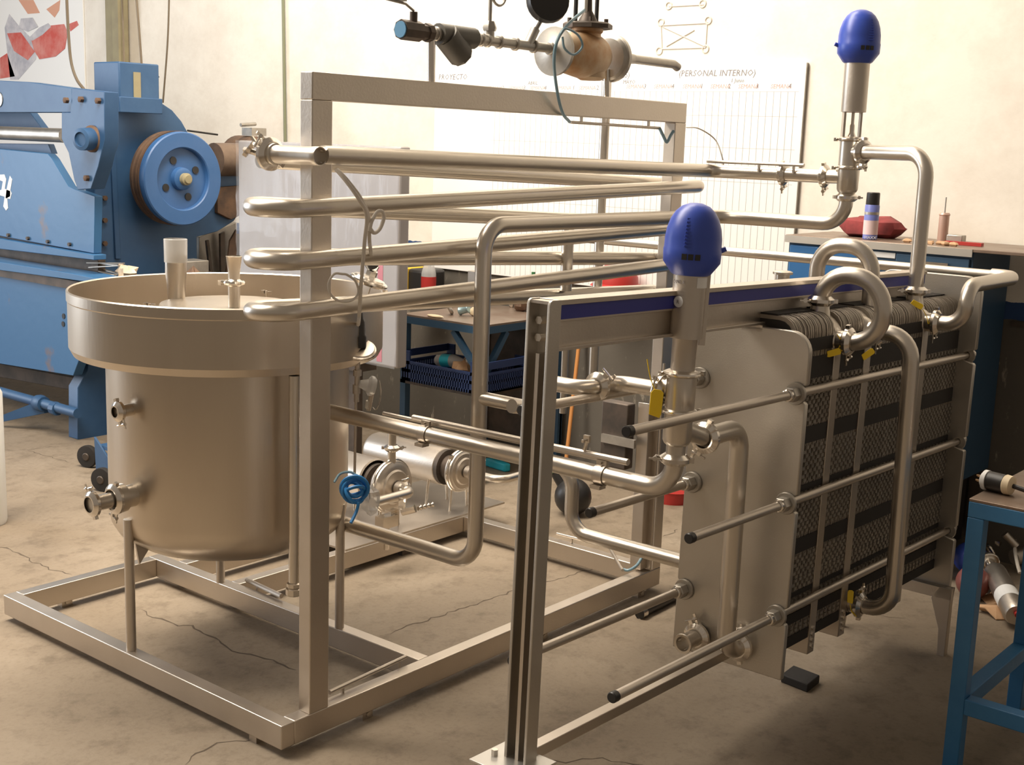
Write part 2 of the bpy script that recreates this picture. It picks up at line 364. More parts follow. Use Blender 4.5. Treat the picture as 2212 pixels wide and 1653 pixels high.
# conduits clipped to the frame (air tubing runs)
def conduit(label, pts, r=.005, fil=.02, clips=(), name='conduit', m=None):
    o = pipe(label, pts, r, fil, name=name, m=m or M_STEEL, seg=10)
    for c in clips: link('clip', G().box(c, (.008, .008, .03)), M_STEEL, o)
    return o
conduit('thin steel conduit clipped inside the near rail, right of the near post', [P(712, 1496, Z=.125), P(877, 1419, Z=.125)], .0075, clips=[(P(740, 1483, Z=.125)-EZ*.01), (P(862, 1426, Z=.125)-EZ*.01)])
conduit('thin steel conduit running up the right side of the near post', [(.196, .025, .14), (.196, .025, 1.62)], .005, clips=[(.19, .025, .5), (.19, .025, 1.0)])
q0, q1 = P(1232, 264, Y=.025), P(1425, 277, Y=.025)
conduit('thin steel air conduit hanging below the top beam at its right end', [q0, q1], .0055, clips=[P(1256, 257, Y=.025)-EZ*.0, P(1401, 268, Y=.025)])
conduit('short steel conduit on the back rail near the far post', [P(1203, 1153, Z=.13), P(1318, 1182, Z=.13)], .006, clips=[P(1235, 1161, Z=.13)-EZ*.012])
conduit('short steel conduit rising diagonally beside the foot of the far post', [P(1318, 1186, Z=.13), P(1345, 1232, Z=.12)], .0065)
conduit('short round conduit clipped along the cross rail under the tank', [P(533, 1253, Z=.12), P(608, 1288, Z=.12)], .0095, clips=[P(556, 1264, Z=.12)-EZ*.012])
# ---------------- top steam assembly
ya = .025
def PA(x, y): return P(x, y, Y=ya)
st = thing('steam_valve_set', (1.0, ya, 2.0), 'threaded steam line with ball valve, strainer and bronze control valve on the top beam', 'valve')
link('support_post', G().cyl((PA(932, 170).x, ya, 1.998), (PA(932, 90).x, ya, PA(932, 88).z), .012, 14), M_CHROME, st)
link('support_post', G().cyl((PA(1311, 205).x, ya, 1.998), (PA(1311, 150).x, ya, PA(1311, 150).z), .012, 14), M_CHROME, st)
p0, p1, p2 = PA(871, 64), PA(925, 72), PA(1180, 100)
zc = p0.z
def ax(px, dz=0): q = slide(p0+EZ*dz, EX, px=px); return q
g = G().cyl(ax(866), ax(906), .030, 8); g.lathe([(.024, 0), (.024, .03), (.028, .03), (.028, .05)], ax(904), EX, 8)
g.cyl(ax(893)+EZ*.02, ax(893)+EZ*.055, .012, 12); link('ball_valve', g, M_DARK, st)
link('thread_protector', G().lathe([(.014, 0), (.024, 0), (.0245, .012), (.014, .012)], ax(864), EX, 18), mat('pale_blue_plastic', (.12, .30, .50), .4), st)
g = G().tube([ax(893)+EZ*.058, ax(875)+EZ*.075, ax(822)+EZ*.082+EY*.0], .004, .01, 8); g.box(ax(850)+EZ*.083, (.09, .018, .004)); link('lever', g, M_GALV, st)
g = G().cyl(ax(928), ax(1050), .017, 14)
for q in (940, 952, 1036, 1050, 1075, 1110, 1150, 1185): g.lathe([(.019, 0), (.022, .003), (.022, .010), (.019, .013)], ax(q), EX, 14)
g.cyl(ax(1050), ax(1200), .0155, 14); link('threaded_pipe', g, M_GALV, st)
g = G().tube([ax(946), ax(958), ax(1000), ax(1022)], .033, .02, 14); d = (P(1003, 122, Y=ya))-ax(968); g.cyl(ax(962), ax(962)+d*.95, .041, 16); g.cyl(ax(962)+d*.86, ax(962)+d*1.06, .036, 8)
link('strainer', g, mat('grey_iron', (.10, .095, .085), .55, .3, col2=(.14, .13, .11), vscale=9), st)
g = G().cyl(ax(1057), ax(1057)+EZ*.045, .016, 12); g.lathe([(.021, 0), (.024, .01), (.016, .03)], ax(1057)+EZ*.03, EZ, 6); g.cyl(ax(1057)+EZ*.05, ax(1057)+EZ*.20, .006, 10)
g.torus(ax(1075)+EZ*.145, EY, .032, .0045, 18, 8, PI, 2*PI); link('drip_leg', g, M_GALV, st)
g = G().cyl(ax(1140), ax(1155)+EZ*.055, .016, 12); g.cyl(ax(1155)+EZ*.055, ax(1168)+EZ*.095, .009, 10); link('gauge_stub', g, M_GALV, st)
gc = P(1183, 2, Y=ya-.03); g = G().lathe([(.04, -.024), (.070, -.018), (.074, 0), (.070, .020), (.03, .024)], gc, (-.5, -.85, .15), 24); link('pressure_gauge', g, M_BLACK, st)
link('gauge_face', G().lathe([(.0, .0255), (.058, .0255), (.058, .0205)], gc, (.5, .85, -.15), 24, False), M_LABEL, st)
b0, b1 = ax(1200), ax(1330); bm_ = (b0+b1)/2
link('flange', G().lathe([(.022, -.02), (.03, -.016), (.082, -.014), (.082, .0), (.030, .002)], ax(1200)-EZ*.008, EX, 26), M_GALV, st)
link('flange', G().lathe([(.034, .0), (.070, .003), (.078, .018), (.084, .020), (.084, .034), (.03, .036)], ax(1312)-EZ*.008, EX, 26), M_GALV, st)
g = G().lathe([(.050, 0), (.060, .012), (.070, .05), (.080, .12), (.076, .19), (.066, .22), (.050, .245)], ax(1208)-EZ*.008, EX, 26)
g.lathe([(.052, 0), (.048, .05), (.055, .058), (.055, .07)], bm_+EZ*.015, EZ, 22); g.lathe([(.036, 0), (.054, .01), (.050, .085)], bm_-EZ*.092+EX*.03, EZ, 18)
link('valve_body', g, M_BRASS, st)
g = G().lathe([(.088, 0), (.088, .014), (.080, .020)], bm_+EZ*.083, EZ, 8); g.lathe([(.038, .016), (.03, .035), (.014, .06), (.012, .10)], bm_+EZ*.083, EZ, 16)
for a in range(4):
    t = PI/4+a*PI/2; g.cyl(bm_+Vector((math.cos(t)*.065, math.sin(t)*.065, .083)), bm_+Vector((math.cos(t)*.065, math.sin(t)*.065, .118)), .008, 6)
link('bonnet', g, M_DARK, st)
for px in (1240, 1285):
    q = ax(px)+EZ*.10; link('yoke_rod', G().cyl(q, q+EZ*.28, .0075, 10), M_BLACK, st)
q = ax(1262)+EZ*.12; link('stem', G().cyl(q, q+EZ*.2, .006, 10), M_CHROME, st)
q = ax(1262)+EZ*.36; link('diaphragm_case', G().lathe([(.05, 0), (.11, .02), (.12, .04), (.11, .06), (.04, .08)], q, EZ, 24), M_GALV, st)
e0, e1 = ax(1345), ax(1455); link('outlet_pipe', G().tube([e0, e1, e1+EZ*-.01+EX*.03], .0165, 0, 14), M_GALV, st)
link('reducer', G().lathe([(.05, 0), (.035, .03), (.020, .06), (.018, .10)], ax(1334), EX, 18), M_GALV, st)
# air tubes
def cat(pts, n=8):
    out = []; pts = [Vector(p) for p in pts]; q = [pts[0]*2-pts[1]]+pts+[pts[-1]*2-pts[-2]]
    for i in range(1, len(q)-2):
        for k in range(n):
            t = k/n; a, b, c, d = q[i-1], q[i], q[i+1], q[i+2]
            out.append(.5*((2*b)+(c-a)*t+(2*a-5*b+4*c-d)*t*t+(3*b-3*c+d-a)*t**3))
    return out+[pts[-1]]
def hose(label, pts, r, m, name='hose', cat_='hose', smooth=True, parent=None):
    g = G().tube(cat(pts) if smooth else pts, r, 0, 10)
    if parent: return link(name, g, m, parent)
    return tag(link(name, g, m), label, cat_)
hose('pale blue air tube looping from the bronze control valve down past the top beam', [P(1262, 22, Y=-.03), P(1225, 55, Y=-.06), P(1203, 90, Y=-.07), P(1197, 140, Y=-.05), P(1205, 205, Y=-.03), P(1216, 245, Y=-.01), P(1230, 263, Y=.02)], .0055, M_TUBEB, 'air_tube')
hose('pale blue air tube coiled in front of the bronze control valve', [P(1210, 75, Y=-.07), P(1222, 62, Y=-.08), P(1248, 75, Y=-.08), P(1258, 100, Y=-.08), P(1240, 118, Y=-.08), P(1220, 105, Y=-.08), P(1215, 80, Y=-.07)], .004, M_TUBEB, 'air_tube')
hose('short blue air tube kinked in a V beside the top right corner of the goalpost', [P(1425, 278, Y=.02), P(1431, 290, Y=.0), P(1439, 306, Y=-.01), P(1443, 304, Y=-.012), P(1449, 292, Y=-.01), P(1455, 283, Y=-.012)], .006, M_TUBEB, 'air_tube')
hose('thin grey tube arcing from the goalpost corner down to the upper pipe', [P(1482, 275, Y=.03), P(1510, 278, Y=-.02), P(1545, 302, Y=-.06), P(1560, 340, Y=-.10), P(1563, 362, Y=-.10)], .0028, M_CABLE, 'air_tube')
hose('short pale blue tube at the foot of the far post', [P(1345, 1230, Z=.12), P(1358, 1232, Z=.12), P(1375, 1222, Z=.14), P(1386, 1206, Z=.16)], .006, M_TUBEB, 'air_tube')

# ---------------- balance tank
TC = Vector((.438, .792, 0)); RB = .412
tk = thing('balance_tank', (TC.x, TC.y, ZT), 'large round brushed-steel tank with wide open collar behind the near post', 'tank')
g = G().lathe([(.0, .388), (.12, .392), (.25, .408), (.33, .432), (.385, .468), (.406, .505), (RB, .55), (RB, 1.085)], TC, EZ, 96, False); link('shell', g, M_TANK, tk, smooth=30)
g = G().lathe([(.40, 1.085), (.47, 1.076), (.515, 1.085), (.528, 1.11), (.528, 1.262), (.531, 1.266), (.531, 1.297), (.527, 1.301), (.523, 1.297), (.523, 1.13), (.20, 1.13)], TC, EZ, 128, False); link('collar', g, M_TANK, tk, smooth=25)
g = G().lathe([(.215, 1.12), (.215, 1.237)], TC, EZ, 64, False); link('manway_neck', g, M_TANK, tk)
g = G().lathe([(.21, 1.236), (.232, 1.237), (.234, 1.243), (.230, 1.249), (.0, 1.262)], TC, EZ, 64, False); lid = link('lid', g, M_TANK, tk)
q = P(506, 662, Z=1.256); g = G().lathe([(.020, 0), (.020, .070), (.026, .074), (.026, .088), (.019, .094), (.020, .12), (.026, .168), (.027, .170), (.024, .171)], q-EZ*.002, EZ, 28, False); link('lid_stub', g, M_PIPE, lid)
g = G().torus(q+EZ*.080, EZ, .030, .007, 24, 8); g.box(q+EZ*.080+(-RT)*.040, (.022, .016, .016)); link('stub_clamp', g, M_CHROME, lid)
q = P(381, 652, Z=1.235); g = G().lathe([(.030, 0), (.032, .06), (.037, .10), (.037, .165), (.034, .165), (.034, .10)], q, EZ, 28, False); link('sample_tube', g, M_PIPE, tk)
g = G().lathe([(.040, .14), (.041, .22), (.039, .222), (.038, .14)], q, EZ, 28, False); link('clear_sleeve', g, M_GLASSB, tk)
for (x, y) in ((322, 668), (575, 640)):
    q = P(x, y, Z=1.245); g = G().cyl(q-EZ*.03, q+EZ*.02, .005, 8); g.box(q+EZ*.012+RT*.012, (.018, .006, .012)); g.box(q+EZ*.016-RT*.012, (.018, .006, .012)); link('wing_bolt', g, M_CHROME, tk)
for (x, y) in ((.028, .804), (.652, 1.133), (.652, .455)):
    g = G().cyl((x, y, ZT-.001), (x, y, .56), .0165, 20); link('leg', g, M_STEEL, tk)
g = G(); g.prism([(0, 0), (.11, 0), (.02, -.11)], (.045, .80, .505), (1, 0, 0), EZ, (0, .008, 0)); link('leg_gusset', g, M_STEEL, tk)
# front ports
b = P(288, 1070, X=.03); n = -EX
b0 = Vector((TC.x-RB+.004, b.y, b.z))
g = G().lathe([(.037, 0), (.037, .035), (.047, .038), (.048, .066), (.040, .070), (.026, .074), (.0255, .135), (.026, .14)], b0, n, 28); pt = link('outlet_port', g, M_PIPE, tk)
clamp(pt, b0+n*.070, n, .034, bolt=(0, .2, -1))
clamp(pt, b0+n*.150, n, .0255, bolt=(0, .35, 1)); link('end_cap', G().lathe([(.032, .15), (.032, .156), (.0, .158)], b0, n, 24, False), M_MATTE, pt)
b = P(284, 885, X=.03); b0 = Vector((TC.x-RB+.004, b.y, b.z))
g = G().lathe([(.020, 0), (.020, .04), (.028, .043), (.028, .052), (.0, .054)], b0, n, 24); pt = link('gauge_port', g, M_PIPE, tk); clamp(pt, b0+n*.048, n, .0175, bolt=(0, -.3, -1))
# drain from the collar
d0 = P(635, 1270, X=.32); dt = Vector((d0.x, d0.y, 1.078))
g = G().cyl(dt, d0+EZ*.02, .0175, 20); g.lathe([(.0175, 0), (.024, -.004), (.024, -.016), (.021, -.018), (.027, -.022), (.027, -.042), (.020, -.046)], d0+EZ*.02, EZ, 8); link('collar_drain', g, M_PIPE, tk)

# ---------------- holding tube (serpentine) and product pipes
YT, YR = -.0515, .1015; XL, XR = .012, 2.03
def serp(z0, z1, y, x0=XL, x1=XR): return z0, z1
pts = [Vector((2.03, YR, 1.255)), Vector((XL, YR, 1.338))]
lev = [(1.346, 1.384), (1.486, 1.523), (1.629, 1.681)]
retR = [(1.384, 1.486), (1.523, 1.629), (1.683, 1.757)]
for (zl, zr), (rr, rl) in zip(lev, retR):
    pts += [Vector((XL, YT, zl)), Vector((XR+.03, YT, zr)), Vector((XR+.03, YR, rr)), Vector((XL, YR, rl))]
# the arms at each end become half-turn bends
def uround(pts):
    out = [pts[0]]
    for a, b in zip(pts[1:-1:2], pts[2::2]):
        m_ = (a+b)/2; rr = (a-b).length/2; sgn = -1 if a.x < 1 else 1
        for k in range(0, 13):
            t = PI*k/12; out.append(m_+(a-m_)*math.cos(t)+EX*sgn*rr*math.sin(t)*.92+Vector((0, 0, 0)))
    if len(pts) % 2 == 0: out.append(pts[-1])
    return out
ht = pipe('long steel holding coil of stacked straight runs in front of and behind the goalpost', uround(pts), .0254, 0, name='holding_tube', seg=22)
for z in (1.30, 1.44, 1.58, 1.71):
    link('pipe_bracket', G().bb(2.0, 2.03, .045, .10, z-.05, z-.03), M_STEEL, ht)
# tee with open mouth at the upper left
mo = P(692, 338, Y=-.125); ba = slide(mo, EY, px=597)
g = G().lathe([(.0225, .02), (.0225, .001), (.0255, .0), (.0265, .004), (.0262, .02), (.0255, .03), (.0255, (ba-mo).length), (.030, (ba-mo).length+.002), (.031, (ba-mo).length+.02), (.02, (ba-mo).length+.022)], mo, EY, 32, False)
g.lathe([(.0225, .02), (0, .021)], mo, EY, 24, False)
tee = tag(link('pipe_tee', g, M_PIPE), 'short steel tee with an open mouth at the upper left of the goalpost', 'pipe fitting')
cl = ba+EY*.026; clamp(tee, cl, EY, .030, bolt=(-.8, 0, .6)); 
g = G(); g.cyl(cl+EY*.03+EZ*.01-EX*.01, cl+EY*.055+EZ*.045-EX*.02, .006, 8); g.cyl(cl+EY*.03-EX*.02, cl+EY*.075+EZ*.01-EX*.03, .008, 6)
for k in range(3): q = cl+EY*(.03+.015*k)+EZ*(.02-.012*k)-EX*.03; g.lathe([(.011, 0), (.011, .012)], q, (-.5, .6, .5), 6)
link('cap_bolt', g, M_CHROME, tee)
# K: upper pipe to the rear valve
V1 = P(1832, 383, X=2.077)
yk = -.112
k0 = P(716, 337, Y=yk); kb = P(1548, 376, Y=yk); kb = Vector((2.077, yk, V1.z)); k0 = Vector((mo.x+.02, yk, 1.776))
kk = pipe('uppermost straight steel pipe running from the open tee to the rear valve', [k0, kb, Vector((2.077, V1.y+.055, V1.z))], .0254, .06)
for px in (1692, 1781): clamp(kk, slide(kb, -EY, px=px), EY, bolt=(0.3, 0, -1))
q = P(1525, 357, Y=-.17); q2 = P(1737, 357, X=2.05); q = slide(q2, EY, px=1528)
conduit('slim steel rod lying just above the upper pipe before the rear valve', [q, q2], .0065, clips=[q*.45+q2*.55-EZ*.015, q*.1+q2*.9-EZ*.015])
q = P(722, 318, Y=-.07); 
# V: tall riser
yv = -.14
vb = P(1545, 466, X=2.077); vt = Vector((slide(vb, -EX, px=1046).x, yv, vb.z)); vt.y = vb.y
V1b = Vector((2.077, V1.y, V1.z-.03)); zb_ = P(1835, 486, X=2.077).z
vx = vt.x; bot = P(850, 1164, X=vx); zlow = bot.z
vv = pipe('steel pipe rising tall in mid view, then running right to the rear valve', [Vector((vx, .62, zlow)), Vector((vx, yv, zlow)), Vector((vx, yv, vb.z)), Vector((2.077, yv, vb.z-.002)), Vector((2.077, V1.y, zb_)), Vector((2.077, V1.y, V1.z-.075))], .0262, .085, seg=24)
clamp(vv, Vector((2.077, V1.y, V1.z-.072)), EZ, bolt=(.7, -.6, 0))
# valves --------------------------------------------------------------
def seat_valve(o, up, label, flip=1, tagged=False, gap=True):
    """double-body seat valve, o = centre of the lower body, up = stem direction; blue electronic top"""
    up = Vector(up); th_ = thing('seat_valve', o-up*.07, label, 'valve')
    g = G().lathe([(.026, -.075), (.0265, -.050), (.033, -.045), (.038, -.036), (.0395, .035), (.046, .038), (.046, .046), (.0395, .049), (.0395, .135), (.046, .138), (.046, .148), (.04, .151), (.03, .153)], o, up, 32)
    link('valve_body', g, M_PIPE, th_)
    g = G().torus(o+up*.042, up, .046, .005, 28, 8); g.box(o+up*.042-RT*.055, (.014, .010, .012)); g.box(o+up*.042+RT*.055, (.010, .010, .012)); link('body_clamp', g, M_CHROME, th_)
    g = G().torus(o+up*.143, up, .046, .005, 28, 8); g.box(o+up*.143-RT*.055, (.014, .010, .012)); g.box(o+up*.143+RT*.055, (.010, .010, .012)); link('body_clamp', g, M_CHROME, th_)
    s0 = .153
    if gap:
        u, v, _ = basis(up); 
        for d, wd in ((-RT, .030), (RT*.9+FW*.3, .012)):
            d = (d-up*d.dot(up)).normalized(); t = up.cross(d); link('yoke', G().box(o+up*(s0+.042)+d*.032, (.008, wd, .09), Matrix((d, t, up)).transposed()), M_STEEL, th_)
        link('stem', G().lathe([(.016, 0), (.009, .015), (.009, .04), (.006, .045), (.006, .09)], o+up*s0, up, 14), M_CHROME, th_)
        a0 = s0+.085
        g = G().lathe([(.030, 0), (.0445, .002), (.0445, .172), (.030, .174)], o+up*a0, up, 36)
        top = a0+.172
    else:
        g = G().lathe([(.032, 0), (.033, .085), (.034, .088)], o+up*(s0-.002), up, 32); link('lantern', g, M_STEEL, th_)
        a0 = s0+.083
        g = G().lathe([(.030, 0), (.0435, .002), (.0435, .166), (.030, .168)], o+up*a0, up, 36); top = a0+.166
        d = (RT-up*RT.dot(up)).normalized(); t = up.cross(d)
        g.box(o+up*(a0+.080)+d*.044, (.016, .014, .19), Matrix((d, t, up)).transposed())
    link('actuator', g, M_STEEL, th_)
    g = G().lathe([(.045, 0), (.052, .004), (.074, .034), (.0755, .066), (.0740, .071), (.0735, .096), (.070, .120), (.062, .145), (.051, .163), (.036, .177), (.016, .185), (0, .186)], o+up*top, up, 44, False)
    hd = link('control_head', g, M_VBLUE, th_, smooth=50)
    fr = (-FW-up*(-FW).dot(up)).normalized(); sd = up.cross(fr)
    for k in range(9): link('cooling_rib', G().box(o+up*(top+.078+.0085*k)+(fr*.955-sd*.30*flip).normalized()*(.0735-.00026*k*k), (.006, .020, .0036), Matrix((fr, sd, up)).transposed()), M_VBLUE, hd)
    for k in (-1, 0, 1):
        dd = (fr+sd*(.24*k-.18)*flip).normalized(); link('display_window', G().box(o+up*(top+.050)+dd*.0735, (.006, .013, .015), Matrix((dd, up.cross(dd), up)).transposed()), M_BLACK, hd)
    link('cable_gland', G().cyl(o+up*(top+.06)+RT*.068*flip, o+up*(top+.068)+RT*.086*flip, .007, 8), M_VBLUE, hd)
    return th_, top
v1, t1 = seat_valve(V1-EZ*.008, EZ, 'blue-topped steel valve standing high above the far end of the heat exchanger', -1)
# valve 2 in front of the heat exchanger
V2 = P(1464, 922, Y=-.985); up2 = (P(1500, 600, D=(V2-CAM).dot(FW)*1.0)-V2); up2 = (PZ+RT*.012).normalized()
v2, t2 = seat_valve(V2-up2*.0, up2, 'blue-topped steel valve in front of the front plate, with a white label', 1, gap=False)
# writing on the front valve
def text_obj(s, size, o, u, v, m, parent, ext=.0003, name='lettering', align='LEFT', shear=0.0):
    c = bpy.data.curves.new('tmp', 'FONT'); c.body = s; c.size = size; c.extrude = ext; c.align_x = align; c.shear = shear; c.resolution_u = 1
    t = bpy.data.objects.new('tmp', c); COL.objects.link(t); dg = bpy.context.evaluated_depsgraph_get(); me = bpy.data.meshes.new_from_object(t.evaluated_get(dg)); bpy.data.objects.remove(t)
    u, v = Vector(u).normalized(), Vector(v).normalized(); g = G(); g.add([Vector(o)+u*p.co.x+v*p.co.y+u.cross(v)*p.co.z for p in me.vertices], [tuple(p.vertices) for p in me.polygons])
    return link(name, g, m, parent)
def wrap_label(o, up, r, a0, a1, h0, h1, m, parent, name='label'):
    g = G(); fr = (-FW-up*(-FW).dot(up)).normalized(); sd = fr.cross(up)*-1; vs_ = []; n = 10
    for i in range(n+1):
        t = a0+(a1-a0)*i/n; d = fr*math.cos(t)+sd*math.sin(t)
        for rr in (r, r+.0008): vs_ += [o+up*h0+d*rr, o+up*h1+d*rr]
    fs = []
    for i in range(n):
        a = 4*i; b = 4*(i+1); fs += [(a+2, b+2, b+3, a+3), (a, a+1, b+1, b), (a+1, a+3, b+3, b+1), (a, b, b+2, a+2)]
    fs += [(0, 2, 3, 1), (4*n, 4*n+1, 4*n+3, 4*n+2)]
    g.add(vs_, fs); return link(name, g, m, parent)
frv = (-FW-up2*(-FW).dot(up2)).normalized(); sdv = up2.cross(frv)
l1 = wrap_label(V2, up2, .0436, .30, 1.35, t2-.030, t2-.003, M_LABEL, v2)
dd = (frv*math.cos(.85)-sdv*math.sin(.85)); text_obj('DN2 A', .013, V2+up2*(t2-.021)+dd*.0448+dd.cross(up2)*.017, -dd.cross(up2), up2, M_INKK, v2)
l2 = G().lathe([(.0, .0), (.0145, .0), (.0145, .0015), (0, .0016)], V2+up2*(t2-.068)+(frv*math.cos(.75)-sdv*math.sin(.75))*.0425, frv*math.cos(.75)-sdv*math.sin(.75), 20, False)
link('round_sticker', l2, M_LABEL, v2)
dd = (frv*math.cos(.75)-sdv*math.sin(.75)); text_obj('R', .014, V2+up2*(t2-.073)+dd*.0450+dd.cross(up2)*.005, -dd.cross(up2), up2, M_INKK, v2)

# ---------------- pipes at the front valve
xw = V2.x; zw = P(1045, 967, X=xw).z; vlow = V2-up2*.078
wp = pipe('steel pipe crossing mid view from the near post to the base of the front valve', [Vector((xw, .42, zw)), Vector((xw, V2.y+.002, zw)), vlow], .0254, .085, seg=24)
clamp(wp, V2-up2*.088, up2, bolt=-RT+FW*.2)
def atW(px, dz=0.0, dx=0.0): return slide(Vector((xw+dx, 0, zw+dz)), EY, px=px)
for i, px in enumerate((920, 1300)):
    q = atW(px); g = G().lathe([(.0262, -.016), (.029, -.016), (.029, .016), (.0262, .016)], q, EY, 20, False); g.box(q+EZ*.034, (.010, .034, .018)); g.box(q-EX*.018-EZ*.030, (.03, .034, .010)); g.cyl(q+EZ*.036-EX*.012, q+EZ*.036+EX*.012, .004, 8)
    link('saddle_clamp', g, M_STEEL, wp)
conduit('slim steel conduit tube running just above the mid-view crossing pipe', [P(893, 902, X=xw+.03), P(1357, 999, X=xw)], .0095, name='conduit')
conduit('flat steel strip between the crossing pipe and the slim conduit above it', [P(828, 893, X=xw+.03), P(1292, 992, X=xw+.02)], .006)
g = G().cyl(P(1262, 972, X=xw), P(1268, 952, X=xw), .006, 8); g.box(P(1265, 952, X=xw), (.03, .008, .008)); g.box(P(1268, 948, X=xw), (.008, .02, .02)); tag(link('wing_nut_bolt', g, M_CHROME), 'small wing-nut bolt standing on the slim conduit left of the front valve', 'bolt')
# Q: from the riser to the front valve's upper port
vq = Vector((vx, yv, 0)); q0 = P(1045, 861, X=vx); q0 = Vector((vx, yv+.0, q0.z)); qa = slide(q0, -EY, px=1150)
qp = pipe('thin steel branch pipe leaving the tall riser towards the grooved column', [q0, qa, qa-EX*.10+EZ*.02], .0215, .05)
po2 = V2+up2*.100; hV = po2+EY*.055-up2*.010
x2 = slide(hV, EY, px=1332); x3 = slide(x2, -EX, px=1262); x4 = slide(x3, EY, px=1185)
qq = pipe('short bent steel pipe joined to the left side of the front valve', [hV-EY*.01, x2, x3, x4], .0215, .05); clamp(qq, hV, EY, .0254, bolt=-RT+EZ*.3); clamp(qq, (x3*.6+x2*.4), EX, .022, bolt=(-.5, -.5, .6))
g = G().cyl(po2+EY*.056, po2, .0235, 18); link('branch', g, M_PIPE, v2)
pz = Vector((1.69, .2, 0)); a = P(1311, 170, X=1.69); b = P(1268, 822, X=1.69)
b.x = a.x; b.y = a.y
vt2 = pipe('thin vertical steel pipe dropping behind the top beam to the bent branch', [a, Vector((a.x, a.y, P(1268, 815, X=1.69).z))], .0185, 0)
pipe('slim vertical steel pipe just right of the grooved column, far behind', [P(1222, 740, D=4.6), Vector((P(1222, 740, D=4.6).x, P(1222, 740, D=4.6).y, .86))], .013, 0)
# Z pipe
zx = 1.30; za = P(1236, 1060, X=zx); zb2 = P(1370, 1185, X=zx); zu = P(1236, 1012, X=zx)
pipe('steel pipe with a wide bend passing low behind the front plate', [Vector((zx, za.y+.9, zu.z)), Vector((zx, za.y, zu.z)), Vector((zx, za.y, zb2.z)), slide(Vector((zx, za.y, zb2.z)), -EY, px=1500)], .0254, .08)
pb = P(1690, 606, Y=PO.y+.10); fb = tag(link('blank_ferrule', G().lathe([(.022, -.03), (.022, .018), (.031, .020), (.031, .027), (.024, .030)], pb, EZ, 26), M_PIPE), 'short capped steel stub sticking up behind the blue-striped bar', 'pipe fitting')
ph = Vector((1.40, YR+.05, 0)); pa_ = P(1226, 528, X=1.40); pipe('upright steel pipe linking the rear runs of the holding coil', [Vector((1.40, pa_.y, 1.30)), Vector((1.40, pa_.y, 1.53))], .0215, 0)
# front plate pipe
fx = LW(-1.225, 0, 0).x
pr2 = P(1600, 1394, X=fx); pe = slide(pr2, -EX, px=1566); pu = slide(pe, EZ, py=923); hv = V2+up2*.0+RT*.0; pv = slide(pu, -EX, px=1523)
fp = pipe('stout steel pipe running down the face of the front plate from the front valve', [pv, Vector((pu.x, pu.y, pv.z)), Vector((pu.x, pe.y, pe.z)), pr2], .0275, .065, seg=26)
clamp(fp, pv, EX, .028, bolt=-EZ+EY*.3); link('ferrule', G().cyl(pr2-EX*.012, pr2+EX*.012, .036, 26), M_PIPE, fp); clamp(fp, pr2-EX*.016, EX, .028, bolt=EZ+EY*.2)
link('branch', G().cyl(V2, pv, .0255, 18), M_PIPE, v2)
st1 = P(1512, 1372, X=fx); st0 = slide(st1, -EX, px=1474)
g = G().lathe([(.0228, .03), (.0228, .001), (.030, .0), (.031, .004), (.0255, .010), (.0255, (st1-st0).length-.03), (.030, (st1-st0).length-.03), (.030, (st1-st0).length)], st0, EX, 28, False); g.lathe([(.0228, .03), (0, .031)], st0, EX, 24, False)
sp_ = tag(link('pipe_stub', g, M_PIPE), 'short open-mouthed steel stub clamped low on the front plate', 'pipe fitting'); clamp(sp_, st1-EX*.02, EX, .0265, bolt=EZ+EY*.5)

# ================================================================== PLATE HEAT EXCHANGER (parts in its own tilted frame)
hx = bpy.data.objects.new('plate_heat_exchanger', None); COL.objects.link(hx); hx.location = PO; hx.rotation_euler = (0, TH, 0); hx.empty_display_size = .05
ORG[hx.name] = Vector((0, 0, 0))
tag(hx, 'long plate heat exchanger with dull grey end plates, tie rods and blue-striped top bar', 'heat exchanger')
def hp(name, g, m, bevel=0, parent=hx, **k): return link(name, g, m, parent, bevel=bevel, **k)
# column: C channel open towards -x
g = G(); ct, cb = 1.425, -.035
def flange(y0, y1):
    g.prism([(-.040, cb), (.003, cb), (.003, ct), (-.030, ct), (-.037, ct-.004), (-.040, ct-.012)], (-2.19, y0, 0), EX, EZ, (0, y1-y0, 0))
flange(-.034, -.026); flange(.026, .034); g.bb(-2.193, -2.187, -.027, .027, cb, ct); hp('column', g, M_MATTE, .0015)
hp('column_rib', G().bb(-2.225, -2.193, -.006, .004, cb+.02, 1.30), M_STEEL)
hp('column_cap', G().bb(-2.226, -2.187, -.027, .027, ct-.010, ct-.003), M_STEEL)
g = G().cyl((-2.193, .01, 1.375), (-2.213, .01, 1.375), .010, 6); g.cyl((-2.193, .01, 1.335), (-2.213, .01, 1.335), .010, 6); hp('column_bolt', g, M_CHROME)
hp('foot_plate', G().bb(-2.30, -2.16, -.075, .085, .297, .303), M_LIGHTMETAL, .001); g = G().cyl((-2.24, .055, .303), (-2.24, .055, .318), .009, 6); hp('foot_bolt', g, M_CHROME)
# carrying bar: I section with recessed blue stripe
g = G(); g.bb(-2.187, -.02, -.030, .030, 1.412, 1.424); g.bb(-2.187, -.02, -.012, .012, 1.31, 1.412); g.bb(-2.187, -.02, -.030, .030, 1.305, 1.313); g.bb(-2.187, -.02, -.022, .022, 1.372, 1.412)
hp('carrying_bar', g, M_STEEL, .001)
hp('blue_stripe', G().bb(-2.185, -.022, -.0242, -.0215, 1.378, 1.411), M_STRIPE)
hp('bottom_bar', G().bb(-2.187, .03, -.016, .016, .290, .320), M_STEEL, .002)
